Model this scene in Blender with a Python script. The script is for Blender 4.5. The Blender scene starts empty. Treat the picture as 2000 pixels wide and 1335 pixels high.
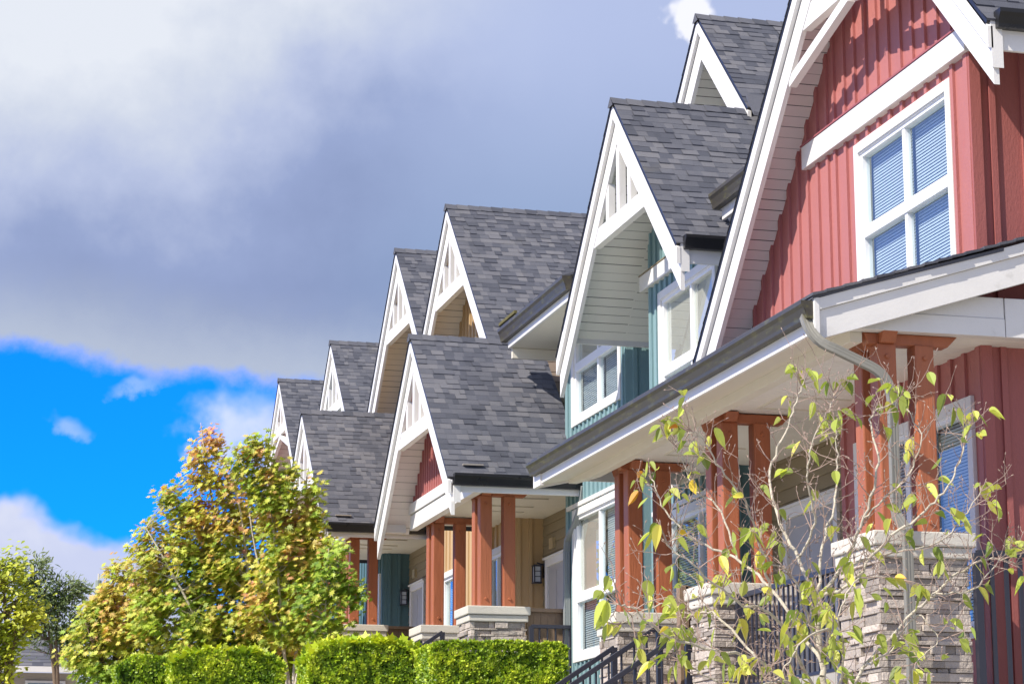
import bpy, math, random
import numpy as np
from math import sin, cos, pi, radians, atan2, sqrt
from mathutils import Vector, Matrix, noise
random.seed(7); rng = np.random.default_rng(7)
S = bpy.context.scene
OZ = 1.7                       # eye height: all heights below are written relative to the eye

# ------------------------------------------------------------------ camera
FPX, PITCH, YAW = 4555.74, 0.2104432, 0.2536894
cam = bpy.data.objects.new('Camera', bpy.data.cameras.new('Camera'))
S.collection.objects.link(cam); S.camera = cam
cam.location = (0, 0, OZ)
cam.rotation_euler = (pi/2 + PITCH, 0, -YAW)
cam.data.sensor_width = 36; cam.data.lens = FPX/2000*36
cam.data.clip_start = 0.1; cam.data.clip_end = 3000
S.render.resolution_x = 1024; S.render.resolution_y = 683

_f = Vector((sin(YAW)*cos(PITCH), cos(YAW)*cos(PITCH), sin(PITCH)))
_r = Vector((cos(YAW), -sin(YAW), 0)); _u = _r.cross(_f)
def at(u, v, Y):
    """point (eye-relative) that stands at distance Y down the street on the sight line through u, v"""
    d = _f + _r*((u-1000)/FPX) - _u*((v-667.5)/FPX)
    return Vector((d.x*Y/d.y, Y, d.z*Y/d.y))

# ------------------------------------------------------------------ light
SUN_TRAVEL = Vector((1.0, 0.42, -1.03)).normalized()
sd = -SUN_TRAVEL
sun = bpy.data.objects.new('Sun', bpy.data.lights.new('Sun', 'SUN'))
S.collection.objects.link(sun)
sun.rotation_euler = SUN_TRAVEL.to_track_quat('-Z', 'Y').to_euler()
sun.data.energy = 4.2; sun.data.angle = radians(0.5); sun.data.color = (1.0, 0.92, 0.80)
S.view_settings.view_transform = 'Standard'; S.view_settings.look = 'None'
S.view_settings.exposure = 0.63; S.view_settings.gamma = 1.0

# ------------------------------------------------------------------ node helpers
class NT:
    def __init__(s, tree): s.t = tree; s.n = tree.nodes; s.l = tree.links
    def add(s, typ, **kw):
        n = s.n.new(typ)
        for k, v in kw.items(): setattr(n, k, v)
        return n
    def link(s, a, b): s.l.new(a, b)
    def val(s, x, sock):
        if isinstance(x, (int, float)): sock.default_value = x
        elif isinstance(x, tuple): sock.default_value = x if len(x) == len(sock.default_value) else (*x, 1)[:len(sock.default_value)]
        else: s.link(x, sock)
    def math(s, op, a, b=0.0, c=0.0, clamp=False):
        n = s.add('ShaderNodeMath', operation=op, use_clamp=clamp)
        s.val(a, n.inputs[0]); s.val(b, n.inputs[1])
        if op in ('MULTIPLY_ADD', 'SMOOTH_MIN', 'SMOOTH_MAX'): s.val(c, n.inputs[2])
        return n.outputs[0]
    def sstep(s, x, a, b):
        n = s.add('ShaderNodeMapRange', interpolation_type='SMOOTHSTEP')
        s.val(x, n.inputs[0]); n.inputs[1].default_value = a; n.inputs[2].default_value = b
        return n.outputs[0]
    def mix(s, f, a, b, mode='MIX'):
        n = s.add('ShaderNodeMix', data_type='RGBA', blend_type=mode)
        s.val(f, n.inputs[0]); s.val(a, n.inputs[6]); s.val(b, n.inputs[7])
        return n.outputs[2]
    def noise(s, scale, detail=3, rough=.5, vec=None, dim='3D'):
        n = s.add('ShaderNodeTexNoise', noise_dimensions=dim)
        n.inputs['Scale'].default_value = scale; n.inputs['Detail'].default_value = detail
        n.inputs['Roughness'].default_value = rough
        if vec is not None: s.link(vec, n.inputs['Vector'])
        return n.outputs['Fac']
    def ramp(s, f, stops):
        n = s.add('ShaderNodeValToRGB'); e = n.color_ramp.elements
        while len(e) < len(stops): e.new(.5)
        for el, (p, c) in zip(e, stops): el.position = p; el.color = (*c, 1)
        s.val(f, n.inputs[0]); return n.outputs[0]

# ------------------------------------------------------------------ sky
W = bpy.data.worlds.new('World'); S.world = W; W.use_nodes = True
w = NT(W.node_tree); w.n.clear()
out = w.add('ShaderNodeOutputWorld'); bg = w.add('ShaderNodeBackground')
w.link(bg.outputs[0], out.inputs[0]); bg.inputs[1].default_value = 0.088
sky = w.add('ShaderNodeTexSky', sky_type='NISHITA', sun_disc=False)
sky.sun_elevation = math.asin(sd.z); sky.sun_rotation = atan2(sd.x, sd.y)
sky.air_density = 1.0; sky.dust_density = 0.5; sky.ozone_density = 3.0
tc = w.add('ShaderNodeTexCoord'); sp = w.add('ShaderNodeSeparateXYZ'); w.link(tc.outputs['Generated'], sp.inputs[0])
az = w.math('MULTIPLY', w.math('ARCTAN2', sp.outputs[0], sp.outputs[1]), 57.2958)
el = w.math('MULTIPLY', w.math('ARCSINE', sp.outputs[2]), 57.2958)
cb = w.add('ShaderNodeCombineXYZ'); w.link(w.math('MULTIPLY', az, .1), cb.inputs[0]); w.link(w.math('MULTIPLY', el, .1), cb.inputs[1])
P2 = cb.outputs[0]
mp = w.add('ShaderNodeMapping'); w.link(P2, mp.inputs[0]); mp.inputs['Scale'].default_value = (.55, 1.0, 1)
big = w.noise(.8, 4, .5, mp.outputs[0]); med = w.noise(2.2, 5, .55, P2); fine = w.noise(6.5, 6, .6, P2)
bigc = w.math('SUBTRACT', big, .5); medc = w.math('SUBTRACT', med, .5); finec = w.math('SUBTRACT', fine, .5)
# deep blue between the clouds
blue = w.mix(1.0, sky.outputs[0], (.02, .68, 2.2), 'MULTIPLY')
# great grey bank overhead: lower edge falls slightly towards the right
e_edge = w.math('SUBTRACT', el, w.math('MULTIPLY_ADD', az, -.10, 11.75))
e_n = w.math('ADD', e_edge, w.math('ADD', w.math('MULTIPLY', medc, 1.1), w.math('MULTIPLY', finec, 1.1)))
m1 = w.math('MULTIPLY', w.sstep(e_n, -.2, .45), w.sstep(az, -12.0, -2.0))
m1 = w.math('MAXIMUM', m1, w.math('MULTIPLY', w.sstep(w.math('ADD', el, w.math('MULTIPLY', medc, 30)), 24, 34), .8))
# tone of the bank: white at the upper left, slate in the middle, periwinkle at the right
lx = w.math('MULTIPLY_ADD', az, -.032, .17)
t1 = w.math('ADD', w.math('MULTIPLY_ADD', el, .128, -1.62), w.math('ADD', lx, w.math('MULTIPLY', bigc, 1.7)))
t1 = w.math('ADD', t1, w.math('ADD', w.math('MULTIPLY', medc, .8), w.math('MULTIPLY', finec, .30)))
bank = w.ramp(t1, [(0, (1.95, 2.45, 4.1)), (.28, (2.35, 2.9, 4.7)), (.55, (3.6, 4.1, 5.7)), (.80, (4.9, 5.3, 6.2)), (1, (5.9, 6.2, 6.8))])
right = w.mix(w.sstep(el, 13.0, 20.0), (2.09, 2.88, 4.54), (3.44, 4.05, 6.01))
bank = w.mix(w.math('MULTIPLY', w.sstep(w.math('ADD', az, w.math('MULTIPLY', bigc, 10)), 9.0, 15.5), .92), bank, right)
fringe = w.sstep(e_n, 2.6, .1)
bank = w.mix(w.math('MULTIPLY', fringe, .75), bank, (4.0, 4.5, 5.4))
azw = w.math('ADD', az, w.math('MULTIPLY', medc, 5.0)); elw = w.math('ADD', el, w.math('ADD', w.math('MULTIPLY', w.math('SUBTRACT', w.noise(3.1, 4, .6, P2), .5), 2.6), w.math('MULTIPLY', finec, 1.2)))
def puff(a0, e0, ra, re, k=1.3, lo=.0, hi=.45):
    da = w.math('DIVIDE', w.math('SUBTRACT', azw, a0), ra); de = w.math('DIVIDE', w.math('SUBTRACT', elw, e0), re)
    d = w.math('SQRT', w.math('ADD', w.math('MULTIPLY', da, da), w.math('MULTIPLY', de, de)))
    q = w.math('ADD', w.math('SUBTRACT', 1.0, d), w.math('ADD', w.math('MULTIPLY', finec, k), w.math('MULTIPLY', medc, k)))
    return w.sstep(q, lo, hi)
m2 = puff(1.2, 4.4, 5.0, 3.9, .35, 0, .16)
m2 = w.math('MAXIMUM', m2, puff(4.0, 4.6, 3.2, 3.0, .5, 0, .22))
m2 = w.math('MAXIMUM', m2, w.math('MULTIPLY', puff(8.2, 9.6, 1.9, 1.05, 1.6, 0, .9), .75))
m2 = w.math('MAXIMUM', m2, w.math('MULTIPLY', puff(3.6, 9.95, .9, .4, 1.9, .1, 1.1), .35))
m2 = w.math('MAXIMUM', m2, w.math('MULTIPLY', puff(5.6, 10.95, .9, .3, 1.9, .1, 1.1), .3))
m2 = w.math('MAXIMUM', m2, w.math('MULTIPLY', puff(6.6, 9.3, .5, .25, 1.6, .1, 1.1), .4))
m2 = w.math('MAXIMUM', m2, w.math('MULTIPLY', puff(-24, 16, 20, 12, .8), .38))  # haze added left of the view to pale the sky mirrored in windows
m3 = puff(19.1, 19.9, .75, .75, 1.2)
low = w.mix(w.sstep(w.math('ADD', med, w.math('MULTIPLY_ADD', el, .07, -.50)), .35, .78), (4.5, 4.9, 6.6), (6.4, 6.6, 7.3))
c = w.mix(m2, blue, low); c = w.mix(m1, c, bank); c = w.mix(w.math('MULTIPLY', m3, .85), c, (7.64, 7.64, 8.18))
back = w.math('MAXIMUM', w.math('MAXIMUM', w.sstep(az, 45, 80), w.sstep(az, -50, -90)), w.sstep(el, 35, 55))
c = w.mix(w.math('MULTIPLY', back, w.math('MULTIPLY_ADD', w.sstep(big, .38, .6), .35, .55)), c, (3.8, 4.1, 5.2))  # pale cloud added outside the view to brighten the ambient fill
w.link(c, bg.inputs[0])

# ------------------------------------------------------------------ materials
MATS = {}
def pmat(name, col, rough=.6, var=.12, nscale=3.0, bump=0.0, bscale=40.0, spec=.5, metal=0.0, stretch=None, island=0.0, dirt=None, coat=0.0):
    if name in MATS: return MATS[name]
    m = bpy.data.materials.new(name); m.use_nodes = True; t = NT(m.node_tree)
    b = t.n['Principled BSDF']; b.inputs['Roughness'].default_value = rough
    b.inputs['Specular IOR Level'].default_value = spec; b.inputs['Metallic'].default_value = metal
    b.inputs['Coat Weight'].default_value = coat
    tcn = t.add('ShaderNodeTexCoord'); vec = tcn.outputs['Object']
    if stretch:
        mpn = t.add('ShaderNodeMapping'); t.link(vec, mpn.inputs[0]); mpn.inputs['Scale'].default_value = stretch; vec2 = mpn.outputs[0]
    else: vec2 = vec
    n1 = t.noise(nscale, 5, .6, vec2)
    f = t.math('MULTIPLY_ADD', t.math('SUBTRACT', n1, .5), var*3, 1.0)
    if island:
        g = t.add('ShaderNodeNewGeometry')
        f = t.math('MULTIPLY', f, t.math('MULTIPLY_ADD', t.math('SUBTRACT', g.outputs['Random Per Island'], .5), island*2, 1.0))
    c = t.mix(1.0, (*col, 1), f, 'MULTIPLY')
    if dirt:
        dn = t.noise(dirt[1], 6, .72, vec2)
        c = t.mix(t.math('MULTIPLY', t.sstep(dn, dirt[2], dirt[2]+.16), dirt[3]), c, (*dirt[0], 1))
    t.link(c, b.inputs['Base Color'])
    rr = t.math('MULTIPLY_ADD', t.math('SUBTRACT', n1, .5), .25, rough, True); t.link(rr, b.inputs['Roughness'])
    if bump:
        bn = t.noise(bscale, 5, .6, vec2); bp = t.add('ShaderNodeBump'); bp.inputs['Strength'].default_value = bump
        bp.inputs['Distance'].default_value = .02; t.link(bn, bp.inputs['Height']); t.link(bp.outputs[0], b.inputs['Normal'])
    MATS[name] = m; return m

GR = (.20, .19, .16)
white = pmat('white_paint', (.74, .73, .71), .5, .05, 4, .10, 60, dirt=((.34, .33, .29), 3.0, .60, .28))
cream = pmat('cream_soffit_paint', (.70, .66, .57), .6, .04, 3)
ceil_m = pmat('porch_ceiling_board', (.82, .79, .74), .6, .03, 3)
vinyl = pmat('white_vinyl', (.82, .83, .84), .35, .02, 4)
red_w = pmat('red_board', (.41, .15, .14), .65, .07, 2.2, .25, 55, stretch=(1, 1, .35), dirt=((.40, .12, .11), 4, .58, .4))
maroon_w = pmat('maroon_board', (.33, .10, .11), .6, .08, 2.2, .25, 55, stretch=(1, 1, .35))
teal_w = pmat('teal_board', (.20, .32, .34), .65, .06, 2.2, .2, 55, stretch=(1, 1, .35))
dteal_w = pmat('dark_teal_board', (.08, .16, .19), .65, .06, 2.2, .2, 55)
beige_w = pmat('tan_board', (.50, .35, .19), .65, .06, 2.2, .2, 55, stretch=(1, 1, .35))
olive_w = pmat('olive_lap_siding', (.26, .21, .13), .65, .06, 2.2, .2, 55)
brown_w = pmat('brown_board', (.25, .17, .11), .65, .08, 2.5, .2, 50, stretch=(1, 1, .3))
soff_grey = pmat('grey_soffit', (.84, .83, .77), .6, .03, 4, .3, 130)
soff_pink = pmat('rose_soffit', (.88, .82, .80), .6, .03, 4, .3, 130)
soff_tan = pmat('tan_soffit', (.90, .83, .72), .6, .03, 4, .2, 130)
wood = pmat('red_cedar', (.36, .115, .050), .5, .30, 5.0, .4, 30, stretch=(1, 1, .10), dirt=((.17, .035, .02), 7, .62, .7))
conc = pmat('cast_stone_cap', (.60, .57, .50), .8, .06, 6, .3, 60, dirt=((.30, .28, .22), 5, .60, .45))
stone = pmat('ledge_stone', (.44, .385, .335), .85, .2, 9, 1.0, 26, island=.38, dirt=((.34, .22, .17), 2.6, .55, .65))
iron = pmat('black_iron', (.028, .030, .045), .4, .1, 5, spec=.5)
gutter_m = pmat('dark_bronze_gutter', (.060, .054, .044), .45, .25, 3, spec=.35, stretch=(2, .5, 2), dirt=((.15, .145, .05), 9, .50, .5))
gutter_d = pmat('black_gutter', (.016, .016, .018), .3, .2, 3, spec=.4, dirt=((.10, .10, .03), 4, .66, .5))
spout = pmat('putty_downspout', (.21, .205, .18), .45, .06, 5)
spout_w = pmat('grey_downspout', (.26, .28, .28), .45, .06, 5)
door_m = pmat('grey_door', (.42, .41, .40), .5, .04, 5)
dark_in = pmat('sky_tinted_interior', (.10, .17, .22), .8, .1, 2)  # blue in the room colour stands in for sky reflected by the glass
screen_m = pmat('beige_roller_shade', (.50, .45, .38), .7, .04, 3)
blind_m = pmat('white_blind', (.50, .58, .63), .5, .02, 3)
flash = pmat('grey_flashing', (.42, .38, .33), .4, .1, 8, metal=.3)
brass = pmat('brass_plate', (.62, .52, .34), .35, .1, 5, metal=.5)
lampglass = pmat('frosted_lamp_glass', (.55, .60, .66), .25, .05, 5)
moss = pmat('yellow_moss', (.13, .115, .04), .95, .3, 12, .8, 60)
net_m = pmat('brown_netting', (.16, .12, .09), .9, .2, 20)

def shingle_mat():
    m = bpy.data.materials.new('slate_grey_shingle'); m.use_nodes = True; t = NT(m.node_tree); b = t.n['Principled BSDF']
    g = t.add('ShaderNodeNewGeometry'); tcn = t.add('ShaderNodeTexCoord')
    c = t.ramp(g.outputs['Random Per Island'], [(0, (.056, .061, .081)), (.30, (.068, .073, .096)), (.36, (.084, .089, .112)), (.66, (.096, .100, .122)), (.74, (.114, .117, .138)), (1, (.138, .139, .157))])
    n = t.noise(120, 3, .7, tcn.outputs['Object']); n2 = t.noise(1.1, 5, .6, tcn.outputs['Object'])
    f = t.math('MULTIPLY', t.math('MULTIPLY_ADD', n, 1.2, .4), t.math('MULTIPLY_ADD', n2, .6, .7))
    c = t.mix(1.0, c, f, 'MULTIPLY')
    c = t.mix(t.math('MULTIPLY', t.sstep(n2, .60, .76), .35), c, (.13, .12, .10, 1))
    t.link(c, b.inputs['Base Color']); b.inputs['Roughness'].default_value = .85
    bp = t.add('ShaderNodeBump'); bp.inputs['Strength'].default_value = .5; bp.inputs['Distance'].default_value = .01
    t.link(n, bp.inputs['Height']); t.link(bp.outputs[0], b.inputs['Normal'])
    MATS['sh'] = m; return m
shin = shingle_mat()

def glass_mat():
    m = bpy.data.materials.new('window_glass'); m.use_nodes = True; t = NT(m.node_tree); t.n.clear()
    o = t.add('ShaderNodeOutputMaterial'); mx = t.add('ShaderNodeMixShader'); fr = t.add('ShaderNodeFresnel'); gm_ = t.add('ShaderNodeNewGeometry'); t.link(t.math('MULTIPLY_ADD', gm_.outputs['Backfacing'], 1/1.52-1.52, 1.52), fr.inputs[0])
    tr = t.add('ShaderNodeBsdfTransparent'); tr.inputs[0].default_value = (.90, .95, .97, 1)
    gl = t.add('ShaderNodeBsdfGlossy'); gl.inputs['Roughness'].default_value = .0; gl.inputs[0].default_value = (.88, .97, .95, 1)
    tcn = t.add('ShaderNodeTexCoord'); n = t.noise(.7, 1, .4, tcn.outputs['Object'])
    bp = t.add('ShaderNodeBump'); bp.inputs['Strength'].default_value = .05; bp.inputs['Distance'].default_value = .05
    t.link(n, bp.inputs['Height']); t.link(bp.outputs[0], gl.inputs['Normal'])
    t.link(t.math('MULTIPLY', fr.outputs[0], 1.9, clamp=True), mx.inputs[0]); t.link(tr.outputs[0], mx.inputs[1]); t.link(gl.outputs[0], mx.inputs[2])
    t.link(mx.outputs[0], o.inputs[0]); return m
glass = glass_mat()

def leaf_mat(name, stops, trans=.35, rough=.5):
    m = bpy.data.materials.new(name); m.use_nodes = True; t = NT(m.node_tree); t.n.clear()
    o = t.add('ShaderNodeOutputMaterial'); b = t.add('ShaderNodeBsdfPrincipled'); tl = t.add('ShaderNodeBsdfTranslucent'); mx = t.add('ShaderNodeMixShader')
    at_ = t.add('ShaderNodeAttribute', attribute_name='tint'); g = t.add('ShaderNodeNewGeometry')
    c = t.ramp(at_.outputs['Fac'], stops)
    v = t.math('MULTIPLY_ADD', g.outputs['Random Per Island'], .7, .65)
    c = t.mix(1.0, c, v, 'MULTIPLY')
    t.link(c, b.inputs['Base Color']); b.inputs['Roughness'].default_value = rough
    t.link(t.mix(1.0, c, (1.25, 1.2, .5, 1), 'MULTIPLY'), tl.inputs[0]); mx.inputs[0].default_value = trans
    t.link(b.outputs[0], mx.inputs[1]); t.link(tl.outputs[0], mx.inputs[2]); t.link(mx.outputs[0], o.inputs[0]); return m

# ------------------------------------------------------------------ mesh builder
class M:
    def __init__(s): s.v = []; s.f = []
    def face(s, pts):
        i = len(s.v); s.v += [tuple(p) for p in pts]; s.f.append(tuple(range(i, i+len(pts))))
    def hexa(s, p):                       # 8 points: bottom ring 0-3, top ring 4-7
        i = len(s.v); s.v += [tuple(q) for q in p]
        for q in ((0, 3, 2, 1), (4, 5, 6, 7), (0, 1, 5, 4), (1, 2, 6, 5), (2, 3, 7, 6), (3, 0, 4, 7)): s.f.append(tuple(i+k for k in q))
    def box(s, x0, x1, y0, y1, z0, z1):
        s.hexa([(x0, y0, z0), (x1, y0, z0), (x1, y1, z0), (x0, y1, z0), (x0, y0, z1), (x1, y0, z1), (x1, y1, z1), (x0, y1, z1)])
    def prism(s, poly, vec):              # planar polygon extruded along vec
        i = len(s.v); n = len(poly); vec = Vector(vec)
        s.v += [tuple(p) for p in poly] + [tuple(Vector(p)+vec) for p in poly]
        s.f.append(tuple(range(i, i+n))); s.f.append(tuple(i+n+k for k in reversed(range(n))))
        for k in range(n): s.f.append((i+k, i+n+k, i+n+(k+1) % n, i+(k+1) % n))
    def beam(s, a, b, w_, h_, up=(0, 0, 1)):
        a = Vector(a); b = Vector(b); d = (b-a).normalized(); sd_ = d.cross(Vector(up)).normalized(); u_ = sd_.cross(d)
        s.hexa([p+sd_*(w_/2)*i+u_*(h_/2)*j for j in (-1, 1) for p, i in ((a, -1), (a, 1), (b, 1), (b, -1))])
    def tube(s, a, b, r0, r1, n=6, cap=False):
        a = Vector(a); b = Vector(b); d = (b-a)
        if d.length < 1e-6: return
        d.normalize(); x = d.orthogonal().normalized(); y = d.cross(x); i = len(s.v)
        for p, r in ((a, r0), (b, r1)):
            for k in range(n):
                t = 2*pi*k/n; s.v.append(tuple(p+x*(cos(t)*r)+y*(sin(t)*r)))
        for k in range(n): s.f.append((i+k, i+(k+1) % n, i+n+(k+1) % n, i+n+k))
        if cap: s.f.append(tuple(i+n+k for k in range(n))); s.f.append(tuple(i+k for k in reversed(range(n))))
    def build(s, name, mat, parent=None, bevel=0, smooth=False, tint=None):
        me = bpy.data.meshes.new(name); off = Vector(parent['_o']) if parent is not None and '_o' in parent else Vector((0, 0, 0))
        vs = np.array(s.v, dtype=float).reshape(-1, 3); vs[:, 2] += OZ; vs -= np.array(off)
        me.from_pydata(vs.tolist(), [], s.f); me.materials.append(mat)
        if tint is not None:
            a = me.attributes.new('tint', 'FLOAT', 'FACE'); a.data.foreach_set('value', np.array(tint, dtype=np.float32))
        if smooth: me.polygons.foreach_set('use_smooth', [True]*len(me.polygons))
        o = bpy.data.objects.new(name, me); S.collection.objects.link(o)
        if parent is not None: o.parent = parent; o['_o'] = tuple(off)
        if bevel:
            md = o.modifiers.new('bevel', 'BEVEL'); md.width = bevel; md.segments = 2; md.limit_method = 'ANGLE'
        return o

def thing(name, label, cat, loc, group=None):
    o = bpy.data.objects.new(name, None); S.collection.objects.link(o); o.empty_display_size = .3
    o.location = (loc[0], loc[1], loc[2]+OZ); o['_o'] = tuple(o.location)
    o['label'] = label; o['category'] = cat
    if group: o['group'] = group
    return o
def tag(o, label, cat, group=None):
    o['label'] = label; o['category'] = cat
    if group: o['group'] = group
    return o

def lerp(a, b, t): return a+(b-a)*t
def pl(pts, y):                           # piecewise linear
    if y <= pts[0][0]: return pts[0][1]
    for (a, za), (b, zb) in zip(pts, pts[1:]):
        if y <= b: return za+(zb-za)*(y-a)/(b-a)
    return pts[-1][1]

# ------------------------------------------------------------------ building pieces
def board_wall(m, plane, face, top, z0, holes=(), batten=.27, start=None, bw=.055, bd=.028):
    """upright sheet with battens. plane 'X' faces -X (runs along Y), plane 'Y' faces -Y (runs along X).
    top: [(s, z), ...]; holes: (s0, s1, z0, z1)"""
    P = (lambda s_, z, d: (face-d, s_, z)) if plane == 'X' else (lambda s_, z, d: (s_, face-d, z))
    s0, s1 = top[0][0], top[-1][0]
    cuts = sorted({s0, s1, *[p[0] for p in top], *[h[0] for h in holes], *[h[1] for h in holes]})
    cuts = [c_ for c_ in cuts if s0 <= c_ <= s1]
    for a, b in zip(cuts, cuts[1:]):
        if b-a < 1e-4: continue
        mid = (a+b)/2; hs = sorted([(h[2], h[3]) for h in holes if h[0] < mid < h[1]]); z = z0
        for h0, h1 in hs:
            if h0 > z: m.face([P(a, z, 0), P(b, z, 0), P(b, h0, 0), P(a, h0, 0)])
            z = h1
        ta, tb = pl(top, a+1e-5), pl(top, b-1e-5)
        if max(ta, tb) > z: m.face([P(a, z, 0), P(b, z, 0), P(b, max(tb, z), 0), P(a, max(ta, z), 0)])
    if not batten: return
    s_ = (s0+.10) if start is None else start
    while s_ < s1-.03:
        segs = [(z0, pl(top, s_))]
        for h in holes:
            if h[0]-bw < s_ < h[1]+bw:
                ns = []
                for a, b in segs:
                    if a < h[2]: ns.append((a, min(b, h[2])))
                    if b > h[3]: ns.append((max(a, h[3]), b))
                segs = ns
        for a, b in segs:
            if b-a > .03:
                j = random.uniform(-.004, .004)
                q = [P(s_-bw/2+j, a, -.002), P(s_+bw/2+j, a, -.002), P(s_+bw/2+j, a, bd), P(s_-bw/2+j, a, bd),
                     P(s_-bw/2+j, b, -.002), P(s_+bw/2+j, b, -.002), P(s_+bw/2+j, b, bd), P(s_-bw/2+j, b, bd)]
                m.hexa(q)
        s_ += batten
def lap_wall(m, plane, face, s0, s1, z0, z1, expo=.15):
    P = (lambda s_, z, d: (face-d, s_, z)) if plane == 'X' else (lambda s_, z, d: (s_, face-d, z))
    z = z0
    while z < z1:
        zt = min(z+expo, z1)
        m.face([P(s0, z, .02), P(s1, z, .02), P(s1, zt, .003), P(s0, zt, .003)])
        m.face([P(s0, z, .0), P(s1, z, .0), P(s1, z, .02), P(s0, z, .02)])
        z = zt

def courses(m, X0, X1, bot, top, expo=.128, tabs=True, under=False, lift=.012):
    """shingle courses on a slope whose level lines run along X; bot/top are (Y, Z)"""
    b = Vector((0, bot[0], bot[1])); t = Vector((0, top[0], top[1])); d = (t-b); L = d.length; d.normalize()
    n = Vector((0, -d.z, d.y))
    if n.z < 0: n = -n
    if under: n = -n
    k = max(1, round(L/expo)); e = L/k
    for i in range(k):
        p0 = b+d*(i*e); p1 = b+d*((i+1)*e); x = X0; jit = random.uniform(-.004, .004)
        while x < X1-.01:
            wd = random.uniform(.08, .21) if tabs else X1-X0
            x1 = min(x+wd, X1); l = lift*(random.choice((.7, .9, 1.5)) if tabs else 1)
            q0 = p0+n*(l+.001)+d*(jit+(random.uniform(-.004, .004) if tabs else 0)); q1 = p1+n*(.002+.3*l)+d*(.012 if tabs else -.009)
            base = p0-d*.01 if tabs else p0+d*.004-n*.012
            A_, B_, C_, D_ = Vector((x, q0.y, q0.z)), Vector((x1, q0.y, q0.z)), Vector((x1, q1.y, q1.z)), Vector((x, q1.y, q1.z))
            E_, F_ = Vector((x, base.y, base.z)), Vector((x1, base.y, base.z))
            j = len(m.v); m.v += [tuple(A_), tuple(B_), tuple(C_), tuple(D_), tuple(E_), tuple(F_)]
            m.f += [(j, j+1, j+2, j+3), (j+4, j+5, j+1, j)]
            x = x1
def slab(m, X0, X1, a, b, th):            # sloped slab below the line a-b, thickness measured square to it
    a = Vector((0, *a)); b = Vector((0, *b)); d = (b-a).normalized(); n = Vector((0, -d.z, d.y))
    if n.z > 0: n = -n
    q = [a, b, b+n*th, a+n*th]
    m.prism([(X0, p.y, p.z) for p in q], (X1-X0, 0, 0))

def offs(A, B, d):                        # line A-B moved square to itself, downwards
    A = Vector(A); B = Vector(B); v = (B-A).normalized(); n = Vector((-v.y, v.x))
    if n.y > 0: n = -n
    return A+n*d, B+n*d
def isect(p, q, r, s_):
    d1 = q-p; d2 = s_-r; den = d1.x*d2.y-d1.y*d2.x
    return p+d1*(((r.x-p.x)*d2.y-(r.y-p.y)*d2.x)/den)
def rake_pair(m, X0, th, A, L, R, d0, d1, footL, footR):
    """the two boards of a gable edge between perpendicular offsets d0..d1 under lines A-L and A-R, plumb cut at foot Y"""
    lo, ro = offs(A, L, d0), offs(A, R, d0); li, ri = offs(A, L, d1), offs(A, R, d1)
    to = isect(lo[0], lo[1], ro[0], ro[1]); ti = isect(li[0], li[1], ri[0], ri[1])
    def yat(l, y): return Vector((y, l[0].y+(l[1].y-l[0].y)*(y-l[0].x)/(l[1].x-l[0].x)))
    m.prism([(X0, p.x, p.y) for p in (to, yat(lo, footL), yat(li, footL), ti)], (th, 0, 0))
    m.prism([(X0, p.x, p.y) for p in (ti, yat(ri, footR), yat(ro, footR), to)], (th, 0, 0))
    return to, ti, li, ri

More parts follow.
